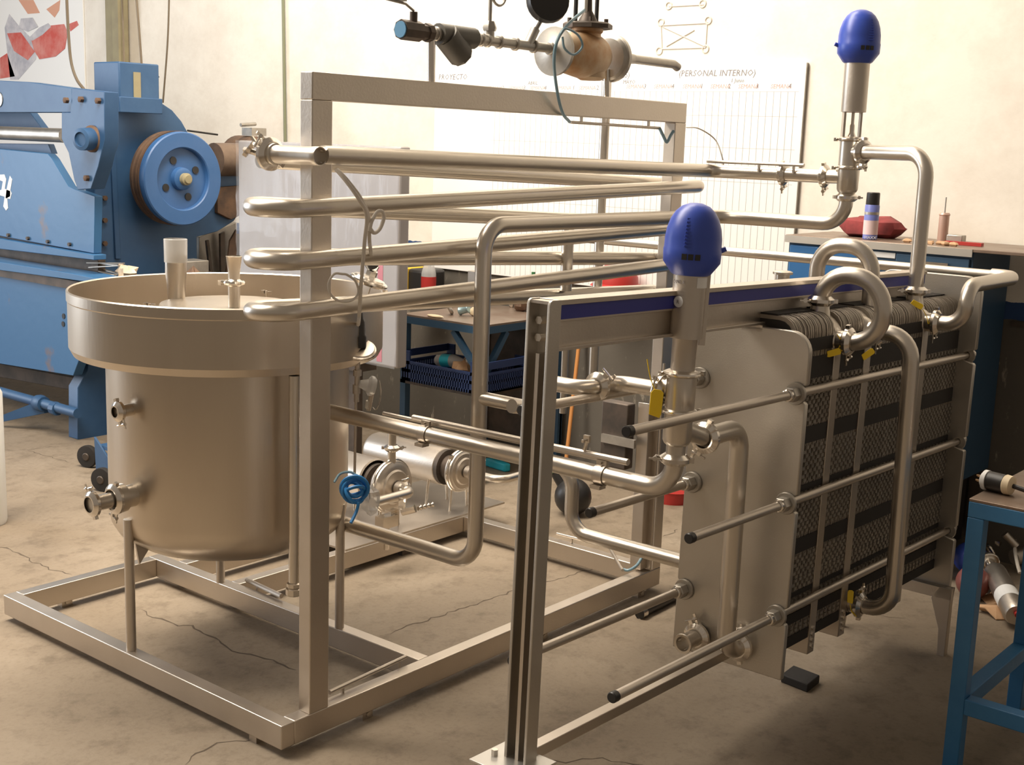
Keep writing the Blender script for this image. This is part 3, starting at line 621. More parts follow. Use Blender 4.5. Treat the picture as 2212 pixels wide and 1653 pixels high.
# front pressure plate and rear frame plate with notched edges
def endplate(x0, x1, hw, z0, z1, rc, slots):
    P_ = []; 
    def arc(cx, cz, r, a0, a1, n=7): return [(cx+r*math.cos(a0+(a1-a0)*k/n), cz+r*math.sin(a0+(a1-a0)*k/n)) for k in range(n+1)]
    P_ += [(-hw, z0), (hw, z0)]
    for z in slots: P_ += [(hw, z-.030), (hw-.004, z-.024), (hw-.030, z-.017)]+[(hw-.030-.017*math.sin(t), z-.017*math.cos(t)) for t in (.5, 1.2, PI/2, 1.9, 2.6)]+[(hw-.030, z+.017), (hw-.004, z+.024), (hw, z+.030)]
    P_ += arc(hw-rc, z1-rc, rc, 0, PI/2)+arc(-hw+rc, z1-rc, rc, PI/2, PI)
    for z in reversed(slots): P_ += [(-hw, z+.030), (-hw+.004, z+.024), (-hw+.030, z+.017)]+[(-hw+.030+.017*math.sin(t), z+.017*math.cos(t)) for t in (.5, 1.2, PI/2, 1.9, 2.6)]+[(-hw+.030, z-.017), (-hw+.004, z-.024), (-hw, z-.030)]
    return G().prism(P_, (x0, 0, 0), EY, EZ, (x1-x0, 0, 0))
RZ = (.464, .803, 1.124)
hp('front_plate', endplate(-1.225, -1.203, .187, .270, 1.300, .062, RZ), M_MATTE, .003)
hp('rear_plate', endplate(.075, .10, .198, .215, 1.412, .062, RZ), M_MATTE, .003)
for s in (-1, 1):
    y = s*.218
    g = G(); g.bb(.045, .075, s*.03, y, .218, .262); g.prism([(0, .262), (.044*s, .262), (.044*s, -.001), (.016*s, -.001), (.010*s, .10), (-.03*s, .215)], (.045, y-.044*s, 0), EY, EZ, (.030, 0, 0))
    hp('rear_leg', g, M_STEEL, .002)
# tie rods, nuts, washers
for s in (-1, 1):
    for z, xe in zip(RZ, (-2.06, -1.755, -2.072)):
        y = .158*s
        hp('tie_rod', G().cyl((xe, y, z), (.17, y, z), .0128, 18), M_STEEL)
        hp('rod_cap', G().lathe([(.0, 0), (.012, .0), (.0142, .003), (.0142, .020), (.0130, .021)], (xe-.006, y, z), EX, 20, False), M_BLACK)
        hp('washer', G().lathe([(.014, -.006), (.031, -.006), (.0325, -.003), (.0325, .003), (.014, .003)], (-1.230, y, z), EX, 28, False), M_GALV)
        hp('nut', G().lathe([(.020, -.002), (.0225, 0), (.0225, .030), (.019, .033)], (-1.268, y, z), EX, 6), M_GALV)
        hp('rod_collar', G().lathe([(.0135, 0), (.0175, .002), (.0175, .012), (.0135, .013)], (-1.283, y, z), EX, 18, False), M_CHROME)
        hp('washer', G().lathe([(.014, -.003), (.031, -.003), (.0325, .003), (.014, .006)], (.104, y, z), EX, 24, False), M_GALV)
        hp('nut', G().lathe([(.020, 0), (.0225, .002), (.0225, .030), (.019, .033)], (.110, y, z), EX, 6), M_GALV)
# plate pack: thin plates with rounded shoulders, gaskets between, side bands where the rubber clips sit
def ring(hw, z0, z1, rc, n=4):
    out = [(-hw, z0), (hw, z0)]
    out += [(hw-rc+rc*math.cos(PI/2*k/n), z1-rc+rc*math.sin(PI/2*k/n)) for k in range(n+1)]+[(-hw+rc-rc*math.sin(PI/2*k/n), z1-rc+rc*math.cos(PI/2*k/n)) for k in range(n+1)]
    return out
grids = [(-.955, -.912), (-.738, -.692), (-.275, -.230)]
segs = [(-1.203, -.955), (-.912, -.738), (-.692, -.275), (-.230, .075)]
BANDS = [(.318, .352), (.392, .425), (.478, .492), (.615, .662), (.808, .828), (.955, 1.005), (1.150, 1.215), (1.232, 1.270)]
pl = G(); gk = G(); cl_ = G(); rnd = random.Random(3)
prof = ring(.130, .318, 1.335, .050)
for (a, b) in segs:
    n = int((b-a)/.0074)
    for i in range(n):
        x = a+(i+.5)*(b-a)/n; j = rnd.uniform(-.0012, .0012)
        pl.prism([(py+(j if py > 0 else -j), pz+j) for py, pz in prof], (x-.0023, 0, 0), EY, EZ, (.0046, 0, 0))
    # wavy plate lips between the bands: small alternating tabs
    zz = .35
    while zz < 1.225:
        inb = any(b0-.008 < zz < b1+.002 for b0, b1 in BANDS)
        if not inb:
            for i in range(n):
                if (i//2+int(zz/.0125)) % 2: continue
                x = a+(i+.5)*(b-a)/n
                for s in (-1,): cl_.box((x, s*.1325, zz+.004), (.0050, .006, .0095))
        zz += .0125
    gk.prism(ring(.120, .324, 1.323, .046), (a, 0, 0), EY, EZ, (b-a, 0, 0))
    for z0, z1 in BANDS:
        for s in (-1, 1): gk.bb(a+.002, b-.002, s*.125, s*.1335, z0, z1)
    gk.bb(a+.002, b-.002, -.066, .045, 1.333, 1.340)
hp('heat_plates', pl, M_PLATE, kind='stuff'); hp('plate_lips', cl_, M_GALV, kind='stuff'); hp('rubber_gaskets', gk, M_RUBBER, kind='stuff')
for (a, b) in grids:
    gp = hp('connection_plate', endplate(a, b, .138, .262, 1.330, .075, ()), M_STEEL, .002)
def boss(x, z, s=-1, r=.032, rim=True):
    g = G().lathe([(.045, 0), (.040, .012), (r, .022), (r, .055)], (x, s*.115, z), (0, s, .0), 28); hp('port_boss', g, M_PIPE)
def topboss(x, y): hp('port_boss', G().lathe([(.040, 0), (.034, .018), (.028, .045), (.028, .062)], (x, y, 1.30), EZ, 26), M_PIPE)
for x, z in ((-.933, 1.252), (-.715, 1.266), (-.252, 1.266)): boss(x, z)
boss(-.66, .362)
for x, y in ((-.940, -.070), (-.252, -.085)): topboss(x, y)
for x in (-.933, -.715):
    g = G()
    for k in range(4): g.lathe([(.007, 0), (.007, .006)], (x+.0, -.136, .285+.020*k), (0, -1, 0), 6)
    hp('grid_bolt', g, M_CHROME)
hp('yoke_hanger', G().bb(-1.225, -1.16, -.034, .034, 1.285, 1.304), M_STEEL)
# product pipes of the exchanger
def W3(x, y, z): return LW(x, y, z)
A1 = W3(-.940, -.070, 1.360); B1 = slide(A1, PZ, py=589); C1 = slide(B1, -EY, px=1914); zz = W3(-.933, -.168, 1.252); D1 = Vector((C1.x, C1.y, zz.z)); E1 = zz
lp1 = pipe('nearest steel crossover bend looping off the top of the plate pack', [A1, Vector((A1.x, A1.y, B1.z)), Vector((A1.x, C1.y, B1.z)), Vector((E1.x, C1.y, E1.z)), E1+EY*.0], .0262, .105, seg=26)
clamp(lp1, A1+PZ*.006, PZ, bolt=-RT); clamp(lp1, E1, EY, .027, bolt=-EZ*1.0+EX*.2)
x_, y_ = -.60, .12
A2 = P(1764, 598, Y=PO.y+.12); A2 = Vector((A2.x, A2.y, A2.z)); B2 = slide(A2, EZ, py=526); C2 = slide(B2, -EY, px=1888)
lp2 = pipe('farther steel crossover bend rising behind the blue-striped bar', [A2-EZ*.08, Vector((A2.x, A2.y, B2.z)), Vector((C2.x, C2.y, B2.z)), Vector((C2.x, C2.y, 1.335))], .0256, .085, seg=24)
A3 = W3(-.715, -.168, 1.268); B3 = slide(A3, -EY, px=1972); Z3 = W3(-.66, -.168, .362); 
lp3 = pipe('tall steel pipe standing off the plate pack side from top port to bottom port', [A3, B3, Vector((Z3.x, B3.y, Z3.z)), Z3], .0254, .080, seg=26)
clamp(lp3, A3, EY, .027, bolt=-EZ); clamp(lp3, Z3, EY, .027, bolt=EZ)
A4 = W3(-.252, -.168, 1.268); B4 = slide(A4, -EY, px=2082); C4 = slide(B4, EZ, py=618); D4 = slide(C4, EX, px=2196); 
sp4 = pipe('S-bent steel pipe curling up from the far side port to the right', [A4, B4, Vector((B4.x, B4.y, C4.z)), D4, D4+EY*.09], .0254, .070, seg=24); clamp(sp4, A4, EY, .027, bolt=-EZ)
e4 = slide(D4, EY, px=1236)
pipe('thin bright steel pipe running level across the back in front of the whiteboard', [D4+EY*.05, e4], .0195, 0)
A5 = W3(-.252, -.085, 1.362); T5 = slide(A5, EZ, py=324); V1p = Vector((V1.x, V1.y, V1.z+.092))
T5.z = V1p.z
lp5 = pipe('steel pipe dropping from the rear valve onto the top of the plate pack', [A5, Vector((A5.x, A5.y, V1p.z)), V1p], .0254, .080, seg=24); clamp(lp5, A5+PZ*.006, PZ, bolt=-RT)
dv = (T5-V1p); dv.z = 0; dv.normalize(); clamp(lp5, V1p+dv*.066, dv, .0262, bolt=EZ*-1)
link('branch', G().cyl(V1-EZ*.0+EY*.055, V1, .0255, 18), M_PIPE, v1)
# yellow seal tags
def seal(px, py, D, ang, label, wire=None, k=1.0):
    q = P(px, py, D=D); c, s_ = math.cos(ang), math.sin(ang); u = (RT*c+UP*s_)*k; v = (-RT*s_+UP*c)*k
    o = tag(link('seal_tag', G().prism([(-.022, -.008), (-.016, -.010), (.018, -.010), (.022, -.005), (.022, .006), (.016, .010), (-.018, .009)], q, u, v, FW*.003), M_YELLOW, bevel=.0008), label, 'tag')
    if wire: link('tie', G().tube(cat([P(x, y, D=D+.004) for x, y in wire]), .0014, 0, 6), M_YELLOW, o)
    return o
seal(1417, 872, (V2-CAM).dot(FW)-.085, 1.45, 'yellow plastic seal tag hanging from the front valve', [(1418, 850), (1406, 820), (1400, 790), (1398, 776)], 1.65)
seal(1801, 762, (E1-CAM).dot(FW)-.02, .25, 'yellow seal tag below the nearest crossover bend, left of two', [(1811, 755), (1816, 738), (1808, 722)])
seal(1875, 765, (A3-CAM).dot(FW)-.06, .6, 'yellow seal tag below the nearest crossover bend, right of two')
seal(1981, 658, (A5-CAM).dot(FW)-.06, -.5, 'yellow seal tag under the clamp of the far top pipe', [(1993, 668), (2002, 685), (2005, 700)])
seal(1837, 1290, (Z3-CAM).dot(FW)-.03, 1.5, 'yellow seal tag beside the bottom clamp of the tall side pipe', [(1836, 1305), (1840, 1322), (1850, 1332)])
# foam pad on the floor
a, b, c = P(1686, 1474, Z=0), P(1744, 1497, Z=0), P(1770, 1476, Z=0)
u = (b-a); v = (c-b); g = G().prism([(0, 0), (1, 0), (1.0, 1), (0, 1)], a, u, v, EZ*.030)
tag(link('foam_pad', g, M_RUBBER, bevel=.004), 'black rubber block lying on the floor by the front plate', 'block')
# ---------------- pumps
def pump(o, label, Lm=.40, k=1.0):
    """o = centre of the front casing, axis along +y"""
    t = thing('centrifugal_pump', (o.x, o.y+.2, ZT+.008), label, 'pump')
    g = G().lathe([(.0, -.02), (.03, -.022), (.032, -.052), (.025, -.054)], o, EY, 28); 
    g.lathe([(r_*k, h_) for r_, h_ in [(.030, -.016), (.060, -.013), (.066, -.006), (.084, -.004), (.090, .002), (.096, .004), (.098, .012), (.092, .018), (.098, .024), (.098, .034), (.090, .04), (.07, .055)]], o, EY, 44)
    link('casing', g, M_STEEL, t)
    g = G().torus(o+EY*.018, EY, .099*k, .0065, 40, 8); g.box(o+EY*.018+Vector((-.07, 0, .075)), (.02, .016, .02)); link('casing_clamp', g, M_CHROME, t)
    g = G().lathe([(.060, .055), (.060, .10), (.085, .10), (.085, .125)], o, EY, 30); link('adapter', g, M_DARK, t)
    g = G().lathe([(.082*k, .12), (.088*k, .125), (.088*k, .12+Lm), (.080*k, .14+Lm), (.0, .15+Lm)], o, EY, 44, False); link('motor_shroud', g, M_STEEL, t)
    for y in (.17, .12+Lm-.05):
        for s in (-1, 1): link('foot', G().cyl(o+Vector((s*.06, y, -.06)), Vector((o.x+s*.075, o.y+y, ZT+.006)), .007, 10), M_CHROME, t)
    for s in (-1, 1): link('foot', G().cyl(o+Vector((s*.05, .03, -.07)), Vector((o.x+s*.06, o.y+.03, ZT+.006)), .006, 10), M_CHROME, t)
    return t
pA = Vector((1.62, 1.135, .300)); qa_ = P(852, 1052, Y=1.135); pA = Vector((qa_.x, 1.135, qa_.z)); qb_ = P(1002, 1018, Y=1.12); pB = Vector((qb_.x, 1.12, qb_.z))
pmA = pump(pA, 'stainless centrifugal pump nearest the tank, wide round casing facing right', .26, 1.2); pmB = pump(pB, 'stainless centrifugal pump farther right with long bright motor shroud', .46)
i0 = pA-EY*.05; i1 = slide(i0, -EY, px=893); i2 = slide(i1, -EX, px=805)
ip = pipe('bent steel suction pipe on the front of the nearer pump', [i0, i1, i2], .0215, .05); clamp(ip, i0-EY*.012, EY, .020, bolt=EZ)
o0_ = pA+Vector((.0, .02, .09)); o1_ = slide(o0_, EZ, py=925)
op = pipe('vertical steel discharge pipe above the nearer pump', [o0_, Vector((o0_.x, o0_.y, slide(o0_, EZ, py=922).z))], .0190, 0); clamp(op, Vector((o0_.x, o0_.y, slide(o0_, EZ, py=968).z)), EZ, .020, bolt=RT)
j0 = pB-EY*.05; j1 = slide(j0, -EY, px=1083); j2 = slide(j1, EX, px=1180)
pipe('bent steel suction pipe on the front of the farther pump', [j0, j1, j2], .0190, .06)
g = G(); q = P(868, 1106, Y=.95); g.cyl(q, q+Vector((.03, -.05, .02)), .018, 8); g.box(q+Vector((-.03, .03, -.01)), (.05, .04, .04)); 
for k in range(4): g.lathe([(.012, 0), (.006, .008), (.012, .016)], q+Vector((.035+.018*k, -.06-.006*k, .022+.002*k)), (.9, -.3, .05), 8)
g.box(q+Vector((.0, .0, .035)), (.012, .03, .05)); g.box(q+Vector((-.07, .02, -.03)), (.09, .05, .05)); g.cyl(q+Vector((-.07, .02, -.05)), Vector((q.x-.07, q.y+.02, .10)), .012, 10)
tag(link('drain_valve', g, M_CHROME), 'small chromed drain valve with barbed hose tail below the nearer pump', 'valve')
# sensors
xs_ = .58
def sn(x, y): return P(x, y, X=xs_)
s1 = thing('temperature_sensor', sn(770, 860), 'clamped temperature sensor with black plug hanging on a grey cable right of the near post', 'sensor')
q = sn(775, 755); link('sensor_disc', G().lathe([(.0, .0), (.050, 0), (.054, .005), (.050, .010), (0, .011)], q, (-.25, -.40, .85), 28, False), M_STEEL, s1)
link('sensor_clamp', G().torus(q, (-.25, -.40, .85), .053, .0065, 28, 8), M_CHROME, s1)
g = G().prism([(-.022, -.012), (.018, -.018), (.024, .0), (.012, .008), (-.006, .016), (-.024, .016)], sn(744, 779), RT, UP, FW*.008); link('wing_handle', g, M_STEEL, s1)
link('black_plug', G().lathe([(.023, 0), (.025, .035), (.021, .042), (.0195, .085), (.015, .095), (.012, .115)], sn(776, 750), (-.02, 0, 1), 16), M_BLACK, s1)
g = G().cyl(sn(773, 775), sn(770, 868), .009, 12); g.cyl(sn(769, 862), sn(766, 1030), .0045, 10); g.lathe([(.014, 0), (.014, .02)], sn(772, 812), EZ, 8); g.lathe([(.013, 0), (.013, .03)], sn(770, 850), EZ, 12); link('sensor_stem', g, M_STEEL, s1)
q = sn(812, 836); s2 = tag(link('dial_thermometer', G().lathe([(.0, .0), (.026, .002), (.033, .010), (.034, .020), (.020, .030), (.012, .055)], q, (-.75, .55, .2), 28), M_GLASSB), 'clear plastic dial cover hanging beside the sensor stem', 'sensor')
link('dial_stem', G().cyl(sn(803, 850), sn(796, 886), .008, 10), M_STEEL, s2); link('cream_nut', G().cyl(sn(797, 866), sn(795, 882), .0105, 10), M_GASK, s2); link('dial_lead', G().tube(cat([sn(820, 822), sn(822, 860), sn(812, 885), sn(805, 880)]), .0018, 0, 6), M_GALV, s2)
hose('thin grey tube from the dial cover', [sn(820, 822), sn(823, 850), sn(815, 882), sn(806, 884)], .0016, M_CABLE, 'capillary')
s3 = thing('pressure_sensor', sn(800, 600), 'tilted chrome clamp sensor with black plug between the upper pipe runs', 'sensor')
q = sn(797, 607); ax3 = Vector(up2)+RT*.33; g = G().lathe([(.014, .012), (.050, .012), (.057, .004), (.057, -.006), (.050, -.012), (.0, -.013)], q, ax3, 32); link('sensor_body', g, M_CHROME, s3)
link('sensor_clamp', G().torus(q, ax3, .057, .007, 28, 8), M_CHROME, s3); link('hex_neck', G().lathe([(.019, 0), (.019, .022), (.014, .026), (.017, .042)], q+ax3.normalized()*.012, ax3, 6), M_BRASS if False else M_CHROME, s3)
link('black_plug', G().lathe([(.018, 0), (.022, .01), (.022, .045), (.014, .05), (.014, .07)], q+ax3.normalized()*.045-RT*.002, (-.35, .1, .9), 14), M_BLACK, s3)
g = G().box(sn(770, 598), (.018, .02, .018)); g.cyl(sn(772, 592), sn(768, 606), .006, 8); g.cyl(sn(800, 622), sn(795, 638), .002, 6); g.box(sn(832, 632), (.012, .012, .016)); link('clamp_bolts', g, M_CHROME, s3)
hose('grey instrument cable from the upper left pipe down to the sensor plug', [P(726, 366, Y=-.09), P(748, 392, Y=-.12), P(775, 430, Y=-.15), P(792, 465, Y=-.15), P(788, 520, Y=-.14), P(781, 600, Y=-.13), P(776, 680, Y=-.10), P(774, 700, Y=-.07), sn(774, 700)], .0055, M_CABLE, 'cable', 'cable')
hose('second grey instrument cable, leading to the black plug between the pipes', [P(728, 366, Y=-.085), P(752, 392, Y=-.115), P(780, 430, Y=-.14), P(796, 470, Y=-.14), P(798, 520, Y=-.13), P(801, 548, Y=-.10), sn(798, 566)], .0055, M_CABLE, 'cable', 'cable')
hose('small loop of grey cable tied beside the two hanging cables', [P(798, 500, Y=-.145), P(803, 478, Y=-.145), P(815, 458, Y=-.145), P(826, 458, Y=-.145), P(829, 472, Y=-.145), P(820, 495, Y=-.145), P(808, 503, Y=-.145), P(800, 494, Y=-.145)], .0055, M_CABLE, 'cable', 'cable')
hose('round loop of thin grey tube beside the near post', [P(740, 592, Y=-.12), P(722, 592, Y=-.12), P(710, 612, Y=-.12), P(714, 635, Y=-.12), P(732, 650, Y=-.12), P(757, 650, Y=-.12), P(774, 634, Y=-.12), P(768, 608, Y=-.12), P(750, 594, Y=-.12), P(740, 592, Y=-.12)], .0035, M_CABLE, 'tube_loop', 'cable')
# blue coiled hose + plastic bag
c0 = P(766, 1060, D=3.92); bh = thing('hose_coil', c0, 'bundle of bright blue tubing tied right of the near post foot', 'hose')
rnd = random.Random(5)
for k in range(5):
    a = (Vector((-.4, -.7, .0))+Vector((rnd.uniform(-.5, .5), rnd.uniform(-.4, .4), rnd.uniform(-.5, .5)))); link('coil', G().torus(c0+Vector((0, 0, rnd.uniform(-.008, .008))), a, .032+.004*k-.006, .0058, 22, 8), M_BLUEH, bh)
link('loose_tail', G().tube(cat([P(775, 1085, D=3.9), P(770, 1105, D=3.9), P(758, 1130, D=3.88)]), .005, 0, 8), M_BLUEH, bh)
link('thin_lead', G().tube(cat([P(722, 1042, D=3.9), P(735, 1024, D=3.92), P(756, 1020, D=3.92), P(772, 1028, D=3.92)]), .004, 0, 8), M_TUBEB, bh)
tag(link('plastic_bag', G().blob(P(802, 1078, D=4.0), .036, 4, (.8, .8, 1.3), .35), M_GLASSB), 'crumpled clear plastic bag beside the blue tubing bundle', 'bag')
# control box hung on the far post
g0 = P(1315, 985, X=1.955); u0 = P(1315, 872, X=1.955); 
bx = tag(link('junction_box', G().bb(1.90, 1.955, P(1365, 900, X=1.93).y, P(1308, 900, X=1.93).y, P(1340, 1010, X=1.93).z, P(1340, 868, X=1.93).z), M_DARK, bevel=.006), 'dark steel box fixed to the left of the far post', 'box')
link('box_strap', G().bb(1.885, 1.90, P(1372, 940, X=1.89).y, P(1300, 940, X=1.89).y, P(1340, 963, X=1.89).z, P(1340, 945, X=1.89).z), M_GALV, bx)
r0 = P(1383, 875, X=1.9); rz = r0.z
ch = tag(link('cable_trunking', G().prism([(0, .11), (.055, .11), (.055, rz-.03), (.0, rz+.005)], (1.93, r0.y-.025, 0), EX, EZ, (0, .055, 0)), M_STEEL, bevel=.003), 'upright stainless trunking with a slanted top against the far post', 'trunking')
conduit('thin vertical conduit beside the far post', [Vector((1.955, -.02, .12)), Vector((1.955, -.02, .98))], .006)

# ================================================================== WALL: whiteboard, banner, conduits
WX = 3.5
def PW(x, y, d=.02): return P(x, y, X=WX-d)
t0, t1_ = PW(940, 147), PW(1742, 137); zb1 = PW(942, 579).z
wb = tag(link('whiteboard', G().bb(WX-.018, WX-.001, t1_.y, t0.y, zb1, t0.z), M_WHITE, bevel=.002), 'large white planning board ruled with fine columns on the cream wall', 'whiteboard')
link('board_edge', G().bb(WX-.020, WX-.001, t1_.y-.003, t1_.y, zb1, t0.z), M_GALV, wb)
g = G(); yy = PW(1060, 300).y; zt_ = PW(1500, 198).z; y = t1_.y+.05; k = 0
while y < yy: g.bb(WX-.0186, WX-.0178, y-.0012, y+.0012, zb1+.01, zt_); y += .0385; k += 1
for z in (zt_, zt_-.12, zt_-.28, zt_-.45, zt_-.62, zt_-.79): g.bb(WX-.0185, WX-.0179, t1_.y+.03, yy, z-.0008, z+.0008)
link('ruled_lines', g, mat('grey_ink', (.46, .43, .42), .8), wb)
def board_text(s, px, py, size, m, sh=.15): q = PW(px, py, .0187); text_obj(s, size, q, -EY, EZ, m, wb, .0002, 'handwriting', shear=sh)
board_text('PROYECTO', 947, 172, .045, M_INKK); board_text('(MES)', 1325, 168, .045, M_INKK); board_text('(PERSONAL INTERNO)', 1465, 165, .045, M_INKK)
for i, px in enumerate((1052, 1098, 1143, 1198, 1250, 1352, 1412, 1474, 1534, 1594, 1664)):
    board_text('SEMANA', px, 191 if px > 1300 else 194, .030, M_INKR); board_text(str(1+(i+1) % 4), px+38 if px > 1190 else px+32, 191 if px > 1300 else 194, .034, M_INKK)
board_text('ABRIL', 1140, 183, .028, M_INKK); board_text('MAYO', 1345, 181, .028, M_INKK); board_text('1 Junio', 1578, 178, .028, M_INKK)
# faint pencil sketch of a frame above the board
g = G()
def sk_line(a, b, r=.004): g.tube([PW(*a, .001), PW(*b, .001)], r, 0, 6)
for a, b in (((1430, 55), (1525, 50)), ((1528, 48), (1524, 103)), ((1524, 103), (1430, 106)), ((1430, 106), (1428, 55)), ((1432, 58), (1522, 100)), ((1440, 100), (1500, 65)), ((1445, 14), (1520, 10))): sk_line(a, b)
for a in ((1428, 48), (1530, 44), (1424, 110), (1524, 106), (1445, 12), (1518, 8)): g.torus(PW(*a, .001), EX, .018, .005, 14, 6)
tag(link('wall_sketch', g, M_PENCIL), 'faint pencil sketch of a crossed rectangle on the wall above the white board', 'drawing')
a, b = PW(178, 60), PW(176, 430)
bn = tag(link('banner', G().bb(WX-.012, WX-.001, a.y, a.y+2.6, b.z, 3.6), mat('banner_white', (.93, .93, .91), .5)), 'white wall banner with a red printed machine at the far left', 'banner')
def bpoly(pp, m, d=.0135): g = G(); q = [PW(x, y, d) for x, y in pp]; o = q[0]; g.prism([((p-o).y, (p-o).z) for p in q], o, EY, EZ, EX*.001); link('print', g, m, bn)
m_r1 = mat('print_red', (.62, .10, .08), .6, col2=(.70, .28, .24), vscale=7); m_r2 = mat('print_grey', (.45, .45, .50), .6, col2=(.68, .66, .68), vscale=9); m_r3 = mat('print_orange', (.72, .38, .26), .6)
bpoly([(10, 60), (20, 30), (40, 55), (80, 95), (78, 128), (40, 172), (22, 172)], m_r2); bpoly([(15, 72), (45, 70), (75, 112), (60, 130), (30, 110)], m_r1, .015)
bpoly([(68, 88), (110, 55), (138, 52), (146, 70), (140, 105), (120, 122), (85, 128), (74, 110)], m_r1, .0155); bpoly([(84, 60), (104, 50), (110, 58), (92, 75), (70, 88), (62, 82)], m_r2, .016)
bpoly([(40, 0), (72, 0), (86, 28), (60, 30)], m_r3); bpoly([(100, 20), (130, 0), (128, 22), (118, 38)], m_r3); bpoly([(148, 52), (166, 45), (170, 54), (152, 68)], m_r1); bpoly([(0, 125), (15, 115), (32, 165), (0, 170)], m_r1); bpoly([(45, 40), (70, 38), (82, 58), (60, 68), (40, 60)], m_r2, .0165)
hose('olive conduit running straight down the wall left of the goalpost', [PW(611, -40), PW(616, 310)], .011, M_GREENP, 'wall_conduit', 'conduit', False)
hose('dark cable hanging to the left of the blue machine top box', [P(143, -30, X=2.0), P(147, 60, X=2.0), P(153, 130, X=2.0), P(165, 170, X=2.0), P(182, 194, X=2.0)], .009, M_BCABLE, 'hanging_cable', 'cable')
hose('thin dark cable hanging onto the blue top box', [P(292, -30, X=2.2), P(300, 60, X=2.2), P(306, 142, X=2.2)], .007, M_BCABLE, 'hanging_cable', 'cable')
hose('thin dark cable hanging right of the blue top box', [P(366, -30, X=2.6), P(362, 90, X=2.6), P(352, 222, X=2.6)], .006, M_BCABLE, 'hanging_cable', 'cable')
hose('thin brown cable hanging against the olive wall column', [P(263, -30, X=2.6), P(266, 60, X=2.6), P(268, 140, X=2.4)], .006, M_BCABLE, 'hanging_cable', 'cable')
a, b = PW(232, 60, .1), PW(262, 60, .1)
co = tag(link('wall_column', G().bb(3.38, 3.48, b.y+.02, a.y, 0, 6.0), M_OLIVE, bevel=.01), 'olive steel column standing against the wall behind the blue machine', 'column')
link('column_flange', G().bb(3.36, 3.38, b.y-.02, b.y+.06, 0, 6.0), M_OLIVE, co)

# ================================================================== SHEAR (big blue machine, left)
YS, XF = 3.94, 1.80
sh = thing('guillotine_shear', (2.2, 4.8, 0), 'huge old blue plate shear with a spoked flywheel filling the left background', 'machine')
def polyY(name, pp, y0, th_, m, parent=sh, bev=.004):
    q = [P(x, y, Y=y0) for x, y in pp]; o = q[0]; g = G().prism([((p-o).x, (p-o).z) for p in q], o, EX, EZ, EY*th_); return link(name, g, m, parent, bevel=bev)
def polyX(name, pp, x0, th_, m, parent=sh, bev=.003):
    q = [P(x, y, X=x0) for x, y in pp]; o = q[0]; g = G().prism([((p-o).y, (p-o).z) for p in q], o, EY, EZ, EX*th_); return link(name, g, m, parent, bevel=bev)
polyY('side_frame', [(190, 800), (168, 838), (168, 950), (262, 960), (300, 820), (430, 790), (425, 512), (470, 500), (505, 478), (530, 440), (520, 380), (470, 330), (430, 305), (405, 285), (392, 262), (372, 238), (348, 222), (325, 212), (322, 240), (235, 240), (205, 300), (205, 600)], YS, .10, M_MACH)
polyY('frame_rib', [(236, 240), (246, 240), (262, 560), (250, 560)], YS-.012, .012, M_MACH)
polyX('blade_beam', [(-330, 300), (0, 322), (103, 332), (112, 342), (148, 402), (160, 408), (205, 424), (203, 548), (0, 510), (-330, 450)], XF, .05, M_MACHW)
polyX('lower_ledge', [(-330, 462), (0, 516), (203, 551), (203, 562), (0, 538), (-330, 480)], XF-.03, .08, M_MACHW)
polyX('gap_shade', [(-330, 480), (0, 536), (212, 562), (212, 606), (0, 574), (-330, 515)], XF+.10, .05, M_DARK)  # dark sheet standing in for the shade inside the gap
polyX('table_front', [(-330, 520), (0, 576), (240, 612), (200, 700), (158, 812), (0, 786), (-330, 720)], XF-.06, .06, M_MACHW)
polyX('table_lip', [(-330, 508), (0, 566), (150, 590), (240, 608), (240, 616), (0, 584), (-330, 526)], XF-.10, .16, M_MACHW)
a = P(0, 578, X=1.75); link('table_bed', G().bb(1.72, 2.7, 3.0, 7.0, a.z-.05, a.z), M_DARK, sh)
polyX('under_beam', [(-330, 730), (0, 786), (212, 826), (165, 845), (0, 815), (-330, 760)], XF+.15, .05, M_DARK)
polyX('holddown_beam', [(-330, 172), (0, 174), (60, 177), (155, 190), (155, 243), (-330, 243)], XF-.05, .08, M_MACH)
polyX('back_beam', [(-330, 243), (65, 243), (97, 286), (-330, 282)], XF+.18, .05, M_MACH)
polyX('lower_web', [(-330, 306), (104, 311), (112, 332), (-330, 326)], XF+.08, .04, M_MACH)
polyX('clamp_bracket', [(155, 190), (225, 198), (226, 300), (212, 360), (196, 408), (168, 410), (160, 388), (148, 330), (133, 300), (133, 243), (152, 243)], XF-.08, .09, M_MACH)
a = P(-330, 290, X=XF+.05); b = P(140, 293, X=XF+.05); link('shaft', G().cyl((a.x, a.y, b.z), b, .041, 20), M_GALV, sh)
q = P(200, 300, X=XF-.08); g = G().lathe([(.095, .0), (.10, .01), (.10, .04), (.085, .05)], q+EX*.10, -EX, 26); link('pivot_plate', g, M_MACH, sh)
link('pivot_ring', G().lathe([(.07, 0), (.074, .02), (.060, .03)], q+EX*.01, -EX+EY*-.2, 26), M_RUST, sh); link('pivot_pin', G().lathe([(.062, 0), (.060, .09), (.04, .095), (.038, .085), (.0, .085)], q, (-1, -.25, -.05), 26), M_MACH, sh)
for (x, y) in ((146, 217), (178, 215), (215, 218), (190, 385)): link('bolt', G().lathe([(.018, 0), (.018, .02), (.01, .024)], P(x, y, X=XF-.08), -EX, 6), M_RUST, sh)
for (x, y) in ((20, 510), (62, 517), (105, 524), (152, 530)): link('bolt', G().lathe([(.012, 0), (.012, .014)], P(x, y-2, X=XF), -EX, 6), M_DARK, sh)
